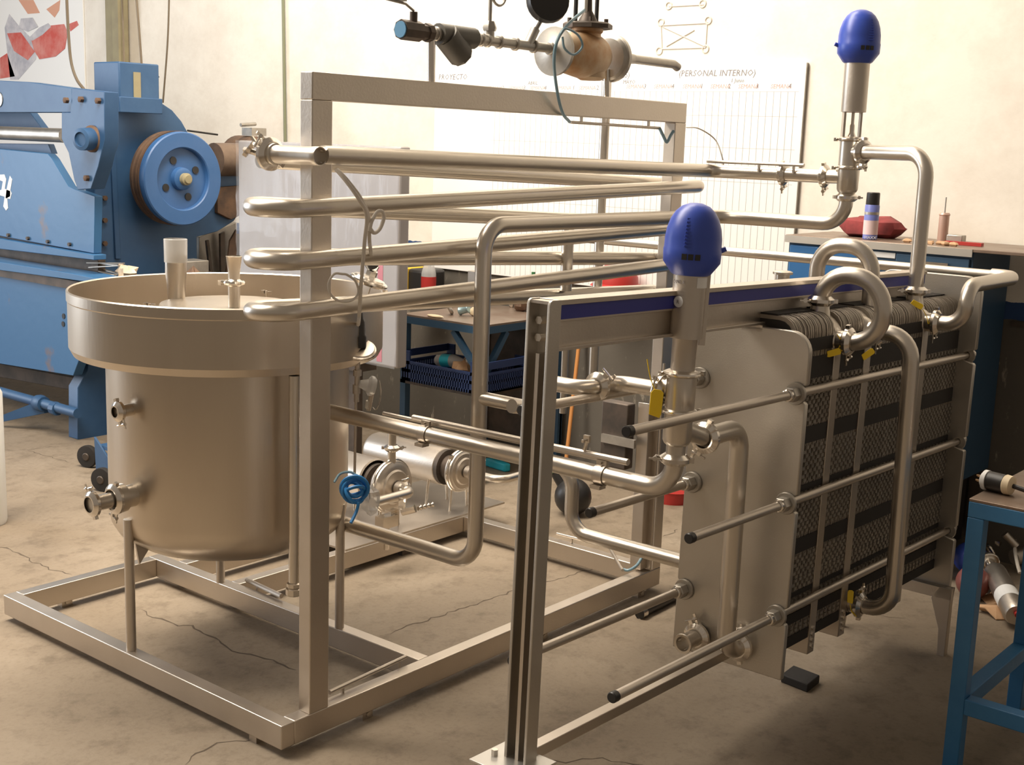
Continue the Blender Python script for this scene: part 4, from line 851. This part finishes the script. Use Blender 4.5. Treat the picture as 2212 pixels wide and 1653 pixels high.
for (x, y) in ((225, 428), (225, 476), (225, 526)): link('bolt', G().lathe([(.016, 0), (.016, .016)], P(x, y, Y=YS), -EY, 6), M_RUST, sh)
for (x, y) in ((138, 683), (137, 700)): link('bolt_hole', G().lathe([(.016, 0), (.016, .004)], P(x, y, X=XF-.06), -EX, 10), M_BLACK, sh)
q = P(8, 214, X=XF-.05); link('round_plate', G().lathe([(.045, 0), (.045, .006), (0, .008)], P(-2, 215, X=XF-.05), -EX, 24, False), M_GALV, sh)
# top control box
q0, q1 = P(228, 240, Y=YS), P(322, 140, Y=YS)
tb = link('top_box', G().bb(q0.x+.03, q1.x, YS-.10, YS+.16, q0.z+.03, q1.z), M_MACH, sh, bevel=.008)
link('box_plate', G().bb(q0.x+.02, q1.x+.01, YS-.115, YS-.095, P(300, 245, Y=YS).z, P(300, 212, Y=YS).z), M_MACH, sh, bevel=.004)
link('gauge_strip', G().bb(P(288, 180, Y=YS-.1).x, P(303, 180, Y=YS-.1).x, YS-.106, YS-.10, P(295, 214, Y=YS-.1).z, P(295, 156, Y=YS-.1).z), M_OLIVE, sh)
link('cable_gland', G().cyl(P(322, 172, Y=YS), P(340, 160, Y=YS-.03), .022, 10), M_DARK, sh)
# flywheel
fw = P(386, 386, Y=YS-.16); R0 = .272
g = G().lathe([(.10, 0), (.27, .0), (.282, .01), (.282, .03), (.272, .035), (.272, .045), (.282, .05), (.282, .07), (.272, .075), (.272, .08), (.284, .084), (.284, .098), (.10, .099)], fw+EY*.10, -EY, 64); link('belt_grooves', g, M_RUST, sh)
g = G().lathe([(.278, .0), (.281, .02), (.279, .045), (.272, .052), (.190, .052), (.184, .046), (.182, .020), (.070, .016), (.066, .050), (.056, .056), (.040, .058)], fw, -EY, 72); fy = link('flywheel', g, mat('flywheel_blue', (.035, .115, .29), .42, col2=(.05, .13, .31), vscale=5, bump=.05, bscale=20), sh)
link('axle', G().lathe([(.036, .05), (.036, .085), (.026, .09), (.024, .10), (.0, .10)], fw, -EY, 24, False), M_OLIVE, fy)
for k in range(4):
    t = .45+PI/2*k; link('spoke_hole', G().lathe([(.023, .0155), (.023, .0230), (.0, .0232)], fw+Vector((math.cos(t)*.120, 0, math.sin(t)*.120)), -EY, 20, False), M_BLACK, fy)
# motor behind
q = P(478, 335, Y=YS+.05); g = G().lathe([(.10, 0), (.125, .02), (.128, .30), (.11, .34)], Vector((3.06, YS-.10, q.z)), (.25, 1, 0), 28); link('motor', g, M_RUST, sh)
g = G().cyl(P(462, 345, Y=YS-.02), P(520, 345, Y=YS-.02), .105, 24); link('motor_body', g, mat('motor_brown', (.20, .14, .10), .5, .3, col2=(.12, .08, .06), vscale=6), sh)
g = G().cyl(P(405, 282, Y=YS-.06), P(470, 291, Y=YS-.06), .006, 8); link('belt_edge', g, M_BLACK, sh)
polyY('motor_plate', [(470, 405), (530, 400), (530, 460), (500, 475), (470, 460)], YS-.03, .06, M_RUST)
polyY('chute', [(430, 512), (512, 480), (512, 600), (430, 610)], YS+.12, .04, M_GALV)
polyY('chute_edge', [(446, 520), (452, 518), (463, 606), (456, 606)], YS+.06, .02, M_DARK); polyY('chute_edge', [(476, 505), (486, 500), (488, 606), (478, 606)], YS+.06, .02, M_DARK); polyY('chute_edge', [(498, 520), (512, 495), (512, 606), (488, 606)], YS+.05, .02, M_RUST)
g = G().box(P(549, 285, Y=YS), (.12, .10, .05)); g.cyl(P(520, 270, Y=YS), P(552, 268, Y=YS), .012, 8); tag(link('oil_can', g, M_GALV), 'small metal tin on top of the machine motor, behind the tee clamp', 'tin')
# floor shaft and braces
a = P(-200, 790, X=1.72); b = P(168, 893, X=1.72); link('floor_shaft', G().cyl(a, b, .030, 14), M_MACH, sh)
g = G().prism([(0, 0), (1, 0), (1, .22), (0, .10)], P(2, 912, X=1.6), P(95, 893, X=1.72)-P(2, 912, X=1.6), EZ*.4, EX*.03); link('floor_brace', g, M_MACH, sh)
link('shaft_coupling', G().lathe([(.045, 0), (.05, .02), (.05, .06), (.042, .08)], P(95, 873, X=1.72), a-b, 10), M_MACH, sh); link('shaft_coupling', G().lathe([(.040, 0), (.042, .02), (.040, .05)], P(125, 884, X=1.72), a-b, 10), M_MACH, sh)
# painted white mark on the beam
mk = G()
for pp in ([(-14, 378), (9, 377), (13, 388), (10, 408), (22, 413), (22, 424), (15, 428), (17, 450), (13, 455), (7, 446), (10, 425), (0, 422), (-6, 440), (-14, 438), (-4, 412), (3, 410), (6, 392), (-4, 388), (-14, 395)], [(21, 380), (26, 388), (22, 412), (25, 418), (22, 430), (12, 428), (14, 410), (18, 392)]):
    q = [P(x, y, X=XF-.002) for x, y in pp]; o = q[0]; mk.prism([((p-o).y, (p-o).z) for p in q], o, EY, EZ, EX*.003)
link('painted_mark', mk, M_LABEL, sh)
# things lying on the shear table
zt2 = P(0, 578, X=1.75).z
def onT(px, x=1.95, dz=.0): q = P(px, 588, X=x); return Vector((x, q.y, zt2+dz))
tag(link('crumpled_rag', G().blob(onT(272, 1.95, .055), .055, 3, (.9, 1.5, .75), .30), M_PAPER), 'crumpled cream rag above the back rim of the tank', 'rag')
for i, (px, c, m, lab) in enumerate(((232, .0, M_GALV, 'bundle of metal offcut strips left of the crumpled rag'), )):
    g = G(); rnd = random.Random(9)
    for k in range(7): q = onT(236, 1.92, .02+.012*k); g.beam(q+Vector((rnd.uniform(-.05, .05), .16, rnd.uniform(-.01, .01))), q+Vector((rnd.uniform(-.05, .05), -.12, rnd.uniform(-.03, .03))), .022, .006)
    tag(link('offcut_bundle', g, m), lab, 'scrap')
tag(link('white_tube', G().cyl(onT(296, 1.85, .02), onT(336, 1.85, .018), .018, 14), M_GASK), 'short white tube lying right of the crumpled rag', 'tube')
g = G().blob(onT(418, 2.1, .05), .05, 6, (1, .9, 1.2), .3); g.blob(onT(438, 2.1, .03), .035, 7, (1, 1, 1), .3); tag(link('rusty_valve', g, M_RUST), 'small rusty iron fitting behind the clear tube of the tank', 'fitting')
tag(link('grey_box', G().bb(2.3, 2.5, P(392, 560, X=2.3).y, P(360, 560, X=2.3).y, zt2, zt2+.10), M_GALV, bevel=.004), 'small grey box behind the clear tube of the tank', 'box')
# dolly
dl = thing('dolly', P(205, 1040, Z=0), 'small blue dolly on black castors peeping out left of the tank', 'trolley')
X0 = 1.42; q = [P(x, y, X=X0) for x, y in ((203, 944), (240, 1000), (240, 1060), (209, 1050))]; o = q[0]; g = G().prism([((p-o).y, (p-o).z) for p in q], o, EY, EZ, EX*.012); link('corner_plate', g, M_MACH, dl, bevel=.001)
for (x, y, xx) in ((190, 990, 1.46), (222, 1054, 1.25)):
    c = P(x, y, X=xx); c.z = .062; wl_ = link('castor', G().lathe([(.04, -.018), (.060, -.016), (.062, 0), (.060, .016), (.04, .018)], c, (1, .35, 0), 30), M_RUBBER, dl); link('hub', G().lathe([(.018, -.024), (.022, -.02), (.022, .02), (.018, .024)], c, (1, .35, 0), 16), M_DARK, wl_)
link('deck', G().bb(1.43, 1.9, 2.5, P(203, 944, X=X0).y-.02, .14, .16), M_MACH, dl)
# wrapped panel
XP = 2.22; a, b = P(514, 303, X=XP), P(866, 318, X=XP); zb3 = P(800, 786, X=XP).z
wp_ = tag(link('film_wrapped_board', G().bb(XP, XP+.07, b.y, a.y, zb3, a.z), M_PANEL, bevel=.01), 'tall grey panel wrapped in clear stretch film behind the goalpost', 'panel')
g = G(); n = 22; m_ = 22; vs_ = []; rnd = random.Random(2)
for i in range(n+1):
    for j in range(m_+1): vs_.append((XP-.012-rnd.uniform(0, .009), b.y+(a.y-b.y)*i/n, zb3+(a.z-zb3)*j/m_))
g.add(vs_, [(i*(m_+1)+j, (i+1)*(m_+1)+j, (i+1)*(m_+1)+j+1, i*(m_+1)+j+1) for i in range(n) for j in range(m_)]); link('stretch_film', g, M_FILM, wp_, smooth=80)
link('red_reflection', G().bb(XP-.002, XP, P(826, 700, X=XP).y, P(815, 700, X=XP).y, zb3+.02, P(820, 650, X=XP).z+.2), M_GRIP, wp_)  # red strip paints in a reflection as solid colour
tr = thing('trestle', (XP+.04, (a.y+b.y)/2, 0), 'low dark trestle carrying the film-wrapped panel', 'trestle')
link('cross_bar', G().bb(XP-.02, XP+.10, b.y+.25, a.y-.1, zb3-.05, zb3), M_DARK, tr)
for y in (b.y+.30, a.y-.2): link('leg', G().bb(XP+.0, XP+.05, y, y+.05, 0, zb3-.05), M_DARK, tr)

# ================================================================== MIDDLE WORKTABLE with crate
zT = .87; c0 = P(863, 679, Z=zT); c1 = P(1046, 705, Z=zT); xT = (c0.x+c1.x)/2; y0, y1 = c1.y, c0.y
wt = thing('worktable', (xT+.4, (y0+y1)/2, 0), 'small blue worktable with a worn steel top seen through the pipework', 'table')
link('table_top', G().bb(xT, 3.47, y0, y1, zT-.006, zT+.004), M_TOP, wt)
for (xa, xb, ya_, yb) in ((xT, xT+.04, y0, y1), (3.42, 3.46, y0, y1), (xT, 3.46, y0, y0+.04), (xT, 3.46, y1-.04, y1)): link('top_rail', G().bb(xa, xb, ya_, yb, zT-.046, zT-.006), M_CABB, wt)
for x in (xT, 3.42):
    for y in (y0, y1-.04): link('leg', G().bb(x, x+.04, y, y+.04, 0, zT-.046), M_CABB, wt)
link('brace', G().beam((xT+.02, y0+.22, zT-.05), (xT+.02, y0+.03, zT-.26), .03, .03), M_CABB, wt); link('brace', G().beam((xT+.22, y0+.02, zT-.05), (xT+.03, y0+.02, zT-.30), .03, .03), M_CABB, wt)
zs = P(885, 822, X=xT).z
link('shelf', G().bb(xT, 3.46, y0, y1, zs-.02, zs), M_DARK, wt)
link('back_sheet', G().bb(3.44, 3.455, y0, y1-.04, .1, zT-.05), M_DARK, wt)
cr = thing('plastic_crate', (xT+.2, (y0+y1)/2, zs), 'blue perforated plastic crate on the shelf of the worktable', 'crate')
cx0, cx1, cy0, cy1, ch_ = xT-.02, xT+.36, y0-.02, y1-.03, .15
link('crate_floor', G().bb(cx0, cx1, cy0, cy1, zs, zs+.01), M_CRATE, cr)
for nm, (fx0, fx1, fy0, fy1) in (('crate_side', (cx0, cx0+.01, cy0, cy1)), ('crate_side', (cx1-.01, cx1, cy0, cy1)), ('crate_side', (cx0, cx1, cy0, cy0+.01)), ('crate_side', (cx0, cx1, cy1-.01, cy1))):
    g = G(); al = fy1-fy0 > fx1-fx0; L = (fy1-fy0) if al else (fx1-fx0)
    for z_ in (0, .05, .095): g.bb(fx0, fx1, fy0, fy1, zs+z_, zs+z_+.018)
    n = int(L/.018)
    for k in range(n):
        t = (k+.2)*L/n; 
        if al: g.bb(fx0, fx1, fy0+t, fy0+t+.009, zs, zs+.10)
        else: g.bb(fx0+t, fx0+t+.009, fy0, fy1, zs, zs+.10)
    if al: g.bb(fx0, fx1, fy1-.06, fy1, zs, zs+ch_+.02); g.bb(fx0, fx1, fy0, fy0+.08, zs, zs+ch_+.02)
    else: g.bb(fx0, fx1, fy0, fy1, zs+ch_-.02, zs+ch_+.02)
    link(nm, g, M_CRATE, cr)
def bottle(o, a, label, m, L=.2, r=.032, band=None, cap=None, up=False):
    t = link('bottle', G().lathe([(r*.8, 0), (r, .012), (r, L*.55), (r*.9, L*.62), (r*.42, L*.86), (r*.40, L)], o, a, 18), m); tag(t, label, 'bottle')
    if band: link('bottle_label', G().lathe([(r*1.02, L*.20), (r*1.02, L*.50)], o, a, 18, False), band, t)
    if cap: link('bottle_cap', G().lathe([(r*.46, L), (r*.46, L+.018)], o, a, 14), cap, t)
    return t
q = P(945, 780, X=xT+.1); bottle(Vector((xT+.1, q.y, zs+.12)), (0, -1, .1), 'clear bottle with a teal label lying in the blue crate', M_GLASSB, .22, .036, M_CYAN, M_LABEL)
g = G(); q = P(1012, 790, X=xT+.1); g.blob(Vector((q.x, q.y+.03, zs+.10)), .055, 12, (1, 1, 1), .3); tag(link('tan_glove', g, M_CARD), 'tan crumpled glove in the right end of the blue crate', 'glove')
def onB(px, py): q = P(px, py, Z=zT+.004); return q
q = onB(922, 640); bottle(Vector((3.25, P(926, 600, X=3.25).y, zT+.004)), EZ, 'clear bottle with a red and white label standing on the worktable', M_GLASSB, .30, .045, M_RED, M_GASK)
tag(link('yellow_case', G().bb(3.2, 3.4, P(877, 610, X=3.2).y, P(866, 610, X=3.2).y, zT+.004, P(870, 579, X=3.2).z), mat('case_yellow', (.72, .44, .02), .5), bevel=.006), 'narrow yellow case standing at the left of the worktable', 'case')
tag(link('black_bag', G().bb(3.22, 3.42, P(914, 610, X=3.22).y, P(878, 610, X=3.22).y, zT+.004, P(895, 582, X=3.22).z), M_BLACK, bevel=.02), 'black bag standing between the yellow case and the red-labelled bottle', 'bag')
q = P(1019, 605, X=3.2); tag(link('steel_pillar', G().bb(3.2, 3.26, P(1029, 600, X=3.2).y, P(1010, 600, X=3.2).y, zT, P(1019, 586, X=3.2).z), M_STEEL, bevel=.003), 'short square steel post standing on the worktable by the riser', 'post')
for (px, py, m, lab, sq) in ((940, 686, M_CREAM, 'flat cream offcut lying on the left of the worktable', (.6, 1.6, .25)), (1025, 683, M_CREAM, 'cream block on the worktable next to the tall riser', (.8, .8, .8)), (1150, 672, M_GRIP, 'dull pink cloth on the worktable beside the grooved column', (.8, 1, 1.3)), (1125, 672, M_RUST, 'rust-brown block on the worktable left of the pink cloth', (1, 1.4, 1.0)), (1105, 664, M_GALV, 'small round metal nut on the worktable left of the rusty block', (.5, .5, .8))):
    q = onB(px, py); tag(link('offcut', G().blob(q+EZ*.03*sq[2], .035, px, sq, .12), m), lab, 'scrap')
q = onB(972, 680); tag(link('tape_roll', G().torus(q+EZ*.030, (.6, -.5, .4), .022, .010, 20, 8), M_GALV), 'small shiny roll on the worktable, left of the pale blue one', 'roll')
q = onB(998, 682); tag(link('small_tin', G().lathe([(.022, 0), (.024, .004), (.020, .012), (.020, .05), (.024, .056), (.022, .06)], q+EZ*.022+EY*.02, (.3, -1, .35), 18), mat('pale_tin', (.30, .42, .45), .4, .5)), 'pale blue tin lying on the worktable, right of the shiny roll', 'tin')
q = P(1152, 596, X=3.2); bottle(Vector((3.2, q.y, zT+.0)), EZ, 'slim red bottle with a green cap behind the riser', M_RED, .24, .024, None, mat('cap_green', (.03, .16, .05), .5))
# red helmet on the wall
q = P(1338, 598, X=3.36); ht_ = tag(link('safety_helmet', G().lathe([(.145, 0), (.14, .006), (.115, .012), (.112, .05), (.095, .09), (.06, .115), (0, .125)], Vector((3.34, q.y, P(1338, 618, X=3.34).z)), EZ, 32), M_RED), 'dark red safety helmet hung low in front of the white board', 'helmet')
link('hook', G().cyl((3.34, q.y, P(1338, 618, X=3.34).z+.11), (3.49, q.y, P(1338, 618, X=3.34).z+.13), .006, 8), M_DARK, ht_)
# floor things behind
bt = P(1221, 992, X=3.30); bt.z = 0; g = G().cyl(P(1262, 640, X=3.48), bt, .011, 10); tag(link('broom_handle', g, M_ORANGE), 'orange wooden stick leaning on the grey wall behind the column', 'stick')
q = P(1236, 1112, Z=0); bl = tag(link('black_jug', G().ball(q+EZ*.094, .094, 24, (1, 1, 1)), M_BLACK), 'round black jug on the floor behind the grooved column', 'jug'); link('jug_neck', G().cyl(q+Vector((-.02, .06, .15)), q+Vector((-.03, .10, .21)), .024, 12), M_BLACK, bl); link('green_cap', G().lathe([(.028, 0), (.028, .025)], q+Vector((-.03, .10, .205)), (-.1, .5, .8), 12), mat('leaf_green', (.08, .16, .05), .6), bl)
q = P(1452, 1080, Z=0); tag(link('red_bucket', G().lathe([(.11, 0), (.12, .06), (.125, .065), (.115, .065)], q, EZ, 28), M_RED), 'dark red tub on the floor behind the front plate', 'tub')
q = P(1070, 1014, Z=0); tag(link('cyan_sleeve', G().prism([(-.09, 0), (.08, -.01), (.10, .03), (-.07, .06)], q, (-.1, -1, 0), (.9, 0, .0), EZ*.05), M_CYAN, bevel=.01), 'bright cyan plastic piece on the floor behind the riser', 'piece')
q0, q1 = P(1382, 1326, Z=.022), P(1440, 1297, Z=.022)
th1 = tag(link('flex_hose', G().lathe([(.014, 0), (.022, .002), (.022, .03), (.019, .04), (.019, .30)], q0, q1-q0, 18), M_HOSE), 'short black hose end with yellow markings on the floor beside the front plate', 'hose')
link('hose_mouth', G().lathe([(.0225, -.002), (.0225, .03), (.0195, .032)], q0, q1-q0, 18, False), M_CHROME, th1)
for k in range(4): link('yellow_marking', G().box(q0+(q1-q0).normalized()*(.10+.025*k)+EZ*.018, (.014, .008, .002)), mat('y%d' % k, (.65, .50, .03), .6) if k == 0 else bpy.data.materials['y0'], th1)

# ================================================================== RIGHT CABINET
cb = thing('tool_cabinet', (3.27, -.25, .43), 'blue steel tool cabinet with pale worktop under the cream wall at right', 'cabinet')
CX = 3.03; ya0, ya1 = P(2103, 560, X=CX).y, P(1702, 560, X=CX).y; zc0, zc1 = .43, P(2103, 545, X=CX).z
link('carcass', G().bb(CX, 3.49, ya0, ya1, zc0, zc1), M_CABB, cb, bevel=.003)
link('worktop', G().bb(CX-.02, 3.49, ya0-.30, ya1+.01, zc1, zc1+.014), M_TOP, cb, bevel=.002)
link('worktop_edge', G().bb(CX-.024, CX-.02, ya0, ya1+.01, zc1-.02, zc1+.012), M_LIGHTMETAL, cb)
yd = P(1885, 560, X=CX).y; ye = P(1935, 560, X=CX).y
link('door', G().bb(CX-.012, CX, yd+.005, ya1-.01, zc0+.02, zc1-.03), mat('door_blue', (.025, .12, .30), .4), cb, bevel=.006)
link('pale_plate', G().bb(CX-.008, CX, ye, yd, P(1900, 556, X=CX).z, zc1-.03), M_LABEL, cb, bevel=.002)
for k in range(5):
    dz = (zc1-zc0-.05)/5; d = link('drawer', G().bb(CX-.012, CX, ya0+.012, (ye-.004), zc1-.03-dz*(k+1)+.008, zc1-.03-dz*k), M_CABB, cb, bevel=.004)
    link('handle', G().beam((CX-.022, ye-.10, zc1-.03-dz*k-.03), (CX-.022, ye-.24, zc1-.03-dz*k-.03), .008, .012), M_CHROME, d)
for y in (ya0+.01, ya1-.06):
    for x in (CX+.01, 3.43): link('leg', G().bb(x, x+.04, y, y+.05, 0, zc0), M_DARK, cb)
link('shade_block', G().bb(CX+.05, 3.40, ya0+.06, ya1-.06, .10, zc0-.02), M_BLACK, cb)  # black block added for the shadow under the cabinet
zc = zc1+.014
def onC(px, X=3.15): q = P(px, 500, X=X); return Vector((X, q.y, zc))
q = onC(1880, 3.12); rC = .032
sp = tag(link('spray_can', G().lathe([(.029, 0), (rC, .004), (rC, .150), (.027, .158)], q, EZ, 26), mat('can_blue', (.16, .19, .50), .4)), 'blue spray can with a tall black cap standing on the cabinet', 'can')
link('can_cap', G().lathe([(.029, .152), (.030, .155), (.029, .205), (.026, .208)], q, EZ, 24), M_BLACK, sp)
link('can_label', G().lathe([(rC+.0005, .022), (rC+.0005, .085)], q, EZ, 26, False), mat('can_pink', (.72, .55, .55), .5), sp); link('can_band', G().lathe([(rC+.0005, .110), (rC+.0005, .122)], q, EZ, 26, False), M_GALV, sp)
fq = (CAM-q); fq.z = 0; fq.normalize(); text_obj('MAXX', .018, q+fq*(rC+.001)+fq.cross(EZ)*.024+EZ*.004, -fq.cross(EZ), EZ, M_LABEL, sp)
q = onC(1880, 3.28); tag(link('red_cloth', G().blob(q+EZ*.045, .10, 8, (1, 1.6, .55), .16), mat('cloth_red', (.30, .05, .05), .9, col2=(.14, .03, .03), vscale=9)), 'dark red cloth heaped behind the spray can', 'cloth')
q = onC(2037, 3.25); gn = tag(link('grease_gun', G().lathe([(.020, 0), (.022, .004), (.022, .120), (.025, .124), (.020, .132)], q, EZ, 20), mat('tube_rose', (.58, .40, .33), .4, .3)), 'upright copper-grey grease cartridge with thin rod on the cabinet', 'tool'); link('rod', G().cyl(q+EZ*.13, q+EZ*.20, .003, 8), M_GALV, gn)
q = onC(2085, 3.2); tag(link('red_scraper', G().box(q+EZ*.008, (.03, .16, .014)), M_RED), 'flat red tool lying on the right of the cabinet top', 'tool')
q = onC(2060, 3.22); tag(link('tan_block', G().bb(q.x, q.x+.05, q.y-.04, q.y+.03, zc, zc+.04), M_GALV, bevel=.003), 'small grey block behind the red tool on the cabinet', 'block')
q = onC(2010, 3.1); g = G()
for k in range(7): g.blob(q+Vector((.02*math.sin(k*2), -.035*k+.1, .008)), .013, k, (1, 1.4, .7), .3, 8)
tag(link('metal_scraps', g, M_CARD, kind='stuff'), 'scatter of small metal scraps along the cabinet top', 'scrap')

# ================================================================== RIGHT BENCH
bx0, by0, zt3 = 1.335, -1.487, .845
bn2 = thing('work_bench', (bx0+.4, by0-.6, 0), 'bright blue tube-framed bench at the right edge, nearest the camera', 'bench')
bx1, by1 = bx0+.62, by0-1.3; t_ = .048
link('bench_top', G().bb(bx0, bx1, by1, by0, zt3-.005, zt3+.003), M_TOP, bn2, bevel=.001)
for (xa, xb, ya_, yb) in ((bx0, bx0+t_, by1, by0), (bx1-t_, bx1, by1, by0), (bx0+t_, bx1-t_, by0-t_, by0), (bx0+t_, bx1-t_, by1, by1+t_)): link('top_rail', G().bb(xa, xb, ya_, yb, zt3-.005-t_, zt3-.005), M_BENCHB, bn2, bevel=.003)
for x in (bx0, bx1-t_):
    for y in (by0-t_, by1): link('leg', G().bb(x, x+t_, y, y+t_, 0, zt3-.005-t_), M_BENCHB, bn2, bevel=.003)
zst = P(2100, 1530, X=bx0).z
for x in (bx0,): link('stretcher', G().bb(x, x+t_, by1+t_, by0-t_, zst-.03, zst+.02), M_BENCHB, bn2, bevel=.003)
link('stretcher', G().bb(bx0+t_, bx1-t_, by0-t_, by0, zst-.03, zst+.02), M_BENCHB, bn2, bevel=.003)
q = P(2150, 1040, Z=zt3+.035); q.z = zt3+.003+.030
pg = thing('twist_lock_plug', q-EZ*.03, 'large black and white electrical plug with brass pins lying on the blue bench', 'plug')
axp = -EY*.98+EX*-.15
link('plug_body', G().lathe([(.026, -.022), (.029, -.018), (.0285, .030), (.026, .032)], q, axp, 28), M_BLACK, pg)
link('plug_face', G().lathe([(.022, -.040), (.024, -.034), (.030, -.034), (.030, -.022), (.026, -.021)], q, axp, 28), M_LABEL, pg); link('plug_collar', G().lathe([(.028, .031), (.030, .034), (.028, .052), (.020, .056)], q, axp, 28), M_CREAM, pg)
for k in range(4): t = PI/2*k+.4; link('pin', G().box(q-axp.normalized()*.047+Vector((.010*math.cos(t), 0, .010*math.sin(t))), (.005, .022, .004)), M_BRASS, pg)
hose('black power lead behind the plug on the blue bench', [q+axp*.056, q+axp*.11-EZ*.006, q+axp*.22-EZ*.018, q+axp*.4-EZ*.022], .007, M_HOSE, 'power_lead', 'cable')
q2 = q+Vector((.03, -.14, .02)); g = G().lathe([(.022, 0), (.020, .05), (.012, .06), (.012, .09)], q2, (.2, -.5, 1), 18); g.lathe([(.024, .01), (.024, .02)], q2, (.2, -.5, 1), 18); tag(link('chrome_fitting', g, M_CHROME), 'shiny ribbed fitting standing at the right edge of the blue bench', 'fitting')
# valve parts lying on the floor under the bench
def fl_(px, py, z=0.0): return P(px, py, Z=z)
a = fl_(2148, 1235, .10); b = fl_(2196, 1330, .06); d = (b-a).normalized()
fv = thing('loose_valve', fl_(2170, 1300), 'loose steel seat valve with white band and red button lying under the blue bench', 'valve')
L = (b-a).length; link('actuator', G().lathe([(.03, 0), (.046, .01), (.048, .03), (.048, L-.02), (.040, L)], a, d, 30), M_STEEL, fv); link('white_band', G().lathe([(.0485, L*.55), (.0485, L*.75)], a, d, 30, False), M_LABEL, fv); link('red_button', G().lathe([(.012, L), (.012, L+.02)], a+EZ*.01, d, 14), M_RED, fv)
link('valve_neck', G().lathe([(.030, -.14), (.034, -.10), (.022, -.09), (.022, -.01), (.036, 0)], a, d, 24), M_PIPE, fv); link('neck_clamp', G().torus(a-d*.10, d, .036, .007, 24, 8), M_CHROME, fv); link('side_ring', G().torus(a-d*.07+Vector((-.05, .05, .0)), (.4, .8, .3), .034, .009, 24, 8), M_GALV, fv)
q = fl_(2190, 1205, .08); g = G().cyl(q, q+Vector((.10, -.06, .02)), .035, 20); g.cyl(q+Vector((.02, 0, .05)), q+Vector((.0, .05, .10)), .018, 12); tag(link('loose_elbow', g, M_PIPE), 'loose steel elbow with clamps, topmost of the fittings under the blue bench', 'fitting')
q = fl_(2140, 1190, .09); g = G().torus(q, (.5, -.6, .5), .034, .008, 20, 8); g.box(q+Vector((.03, -.02, .035)), (.03, .02, .02)); tag(link('loose_clamp', g, M_CHROME), 'loose pipe clamp among the fittings under the blue bench', 'clamp')
hose('grey lead draped over the fittings under the blue bench', [fl_(2197, 1150, .10), fl_(2192, 1180, .12), fl_(2197, 1215, .11), fl_(2203, 1238, .08)], .008, M_CABLE, 'grey_lead', 'cable')
q = fl_(2092, 1245); tag(link('blue_valve_head', G().ball(q+EZ*.085, .075, 22, (1, 1, .95)), M_VBLUE), 'blue rounded valve head on the floor behind the blue bench leg', 'valve head')
q = fl_(2098, 1292); tag(link('red_clear_ball', G().ball(q+EZ*.07, .070, 22), mat('dull_red_plastic', (.22, .07, .06), .35)), 'dull red rounded cap on the floor below the blue valve head', 'cap')
rnd = random.Random(11)
for k, (x, y, lab) in enumerate(((2150, 1328, 'crumpled tan paper flat on the floor, nearest under the blue bench'), (2165, 1300, 'crumpled tan paper on the floor beside the loose valve'), (2140, 1275, 'crumpled tan paper farthest back under the blue bench'))):
    g = G(); q = fl_(x, y); n = 11; pts = [q+Vector((math.cos(2*PI*i/n)*rnd.uniform(.03, .09), math.sin(2*PI*i/n)*rnd.uniform(.05, .12), rnd.uniform(.002, .03))) for i in range(n)]
    g.add([q+EZ*.035]+pts+[q-EZ*-.001]+[p-EZ*.004 for p in pts], [(0, 1+i, 1+(i+1) % n) for i in range(n)]+[(n+1, n+2+(i+1) % n, n+2+i) for i in range(n)]+[(1+i, n+2+i, n+2+(i+1) % n, 1+(i+1) % n) for i in range(n)])
    tag(link('torn_paper', g, M_CARD, smooth=10), lab, 'paper')
# plastic-wrapped roll cut by the left edge of the picture
q = P(-28, 1130, Z=0); ro = tag(link('wrapped_roll', G().lathe([(.085, 0), (.09, .02), (.09, .62), (.08, .64)], Vector((q.x, q.y, 0)), EZ, 24), M_LABEL), 'white film-wrapped roll standing at the extreme left edge', 'roll')
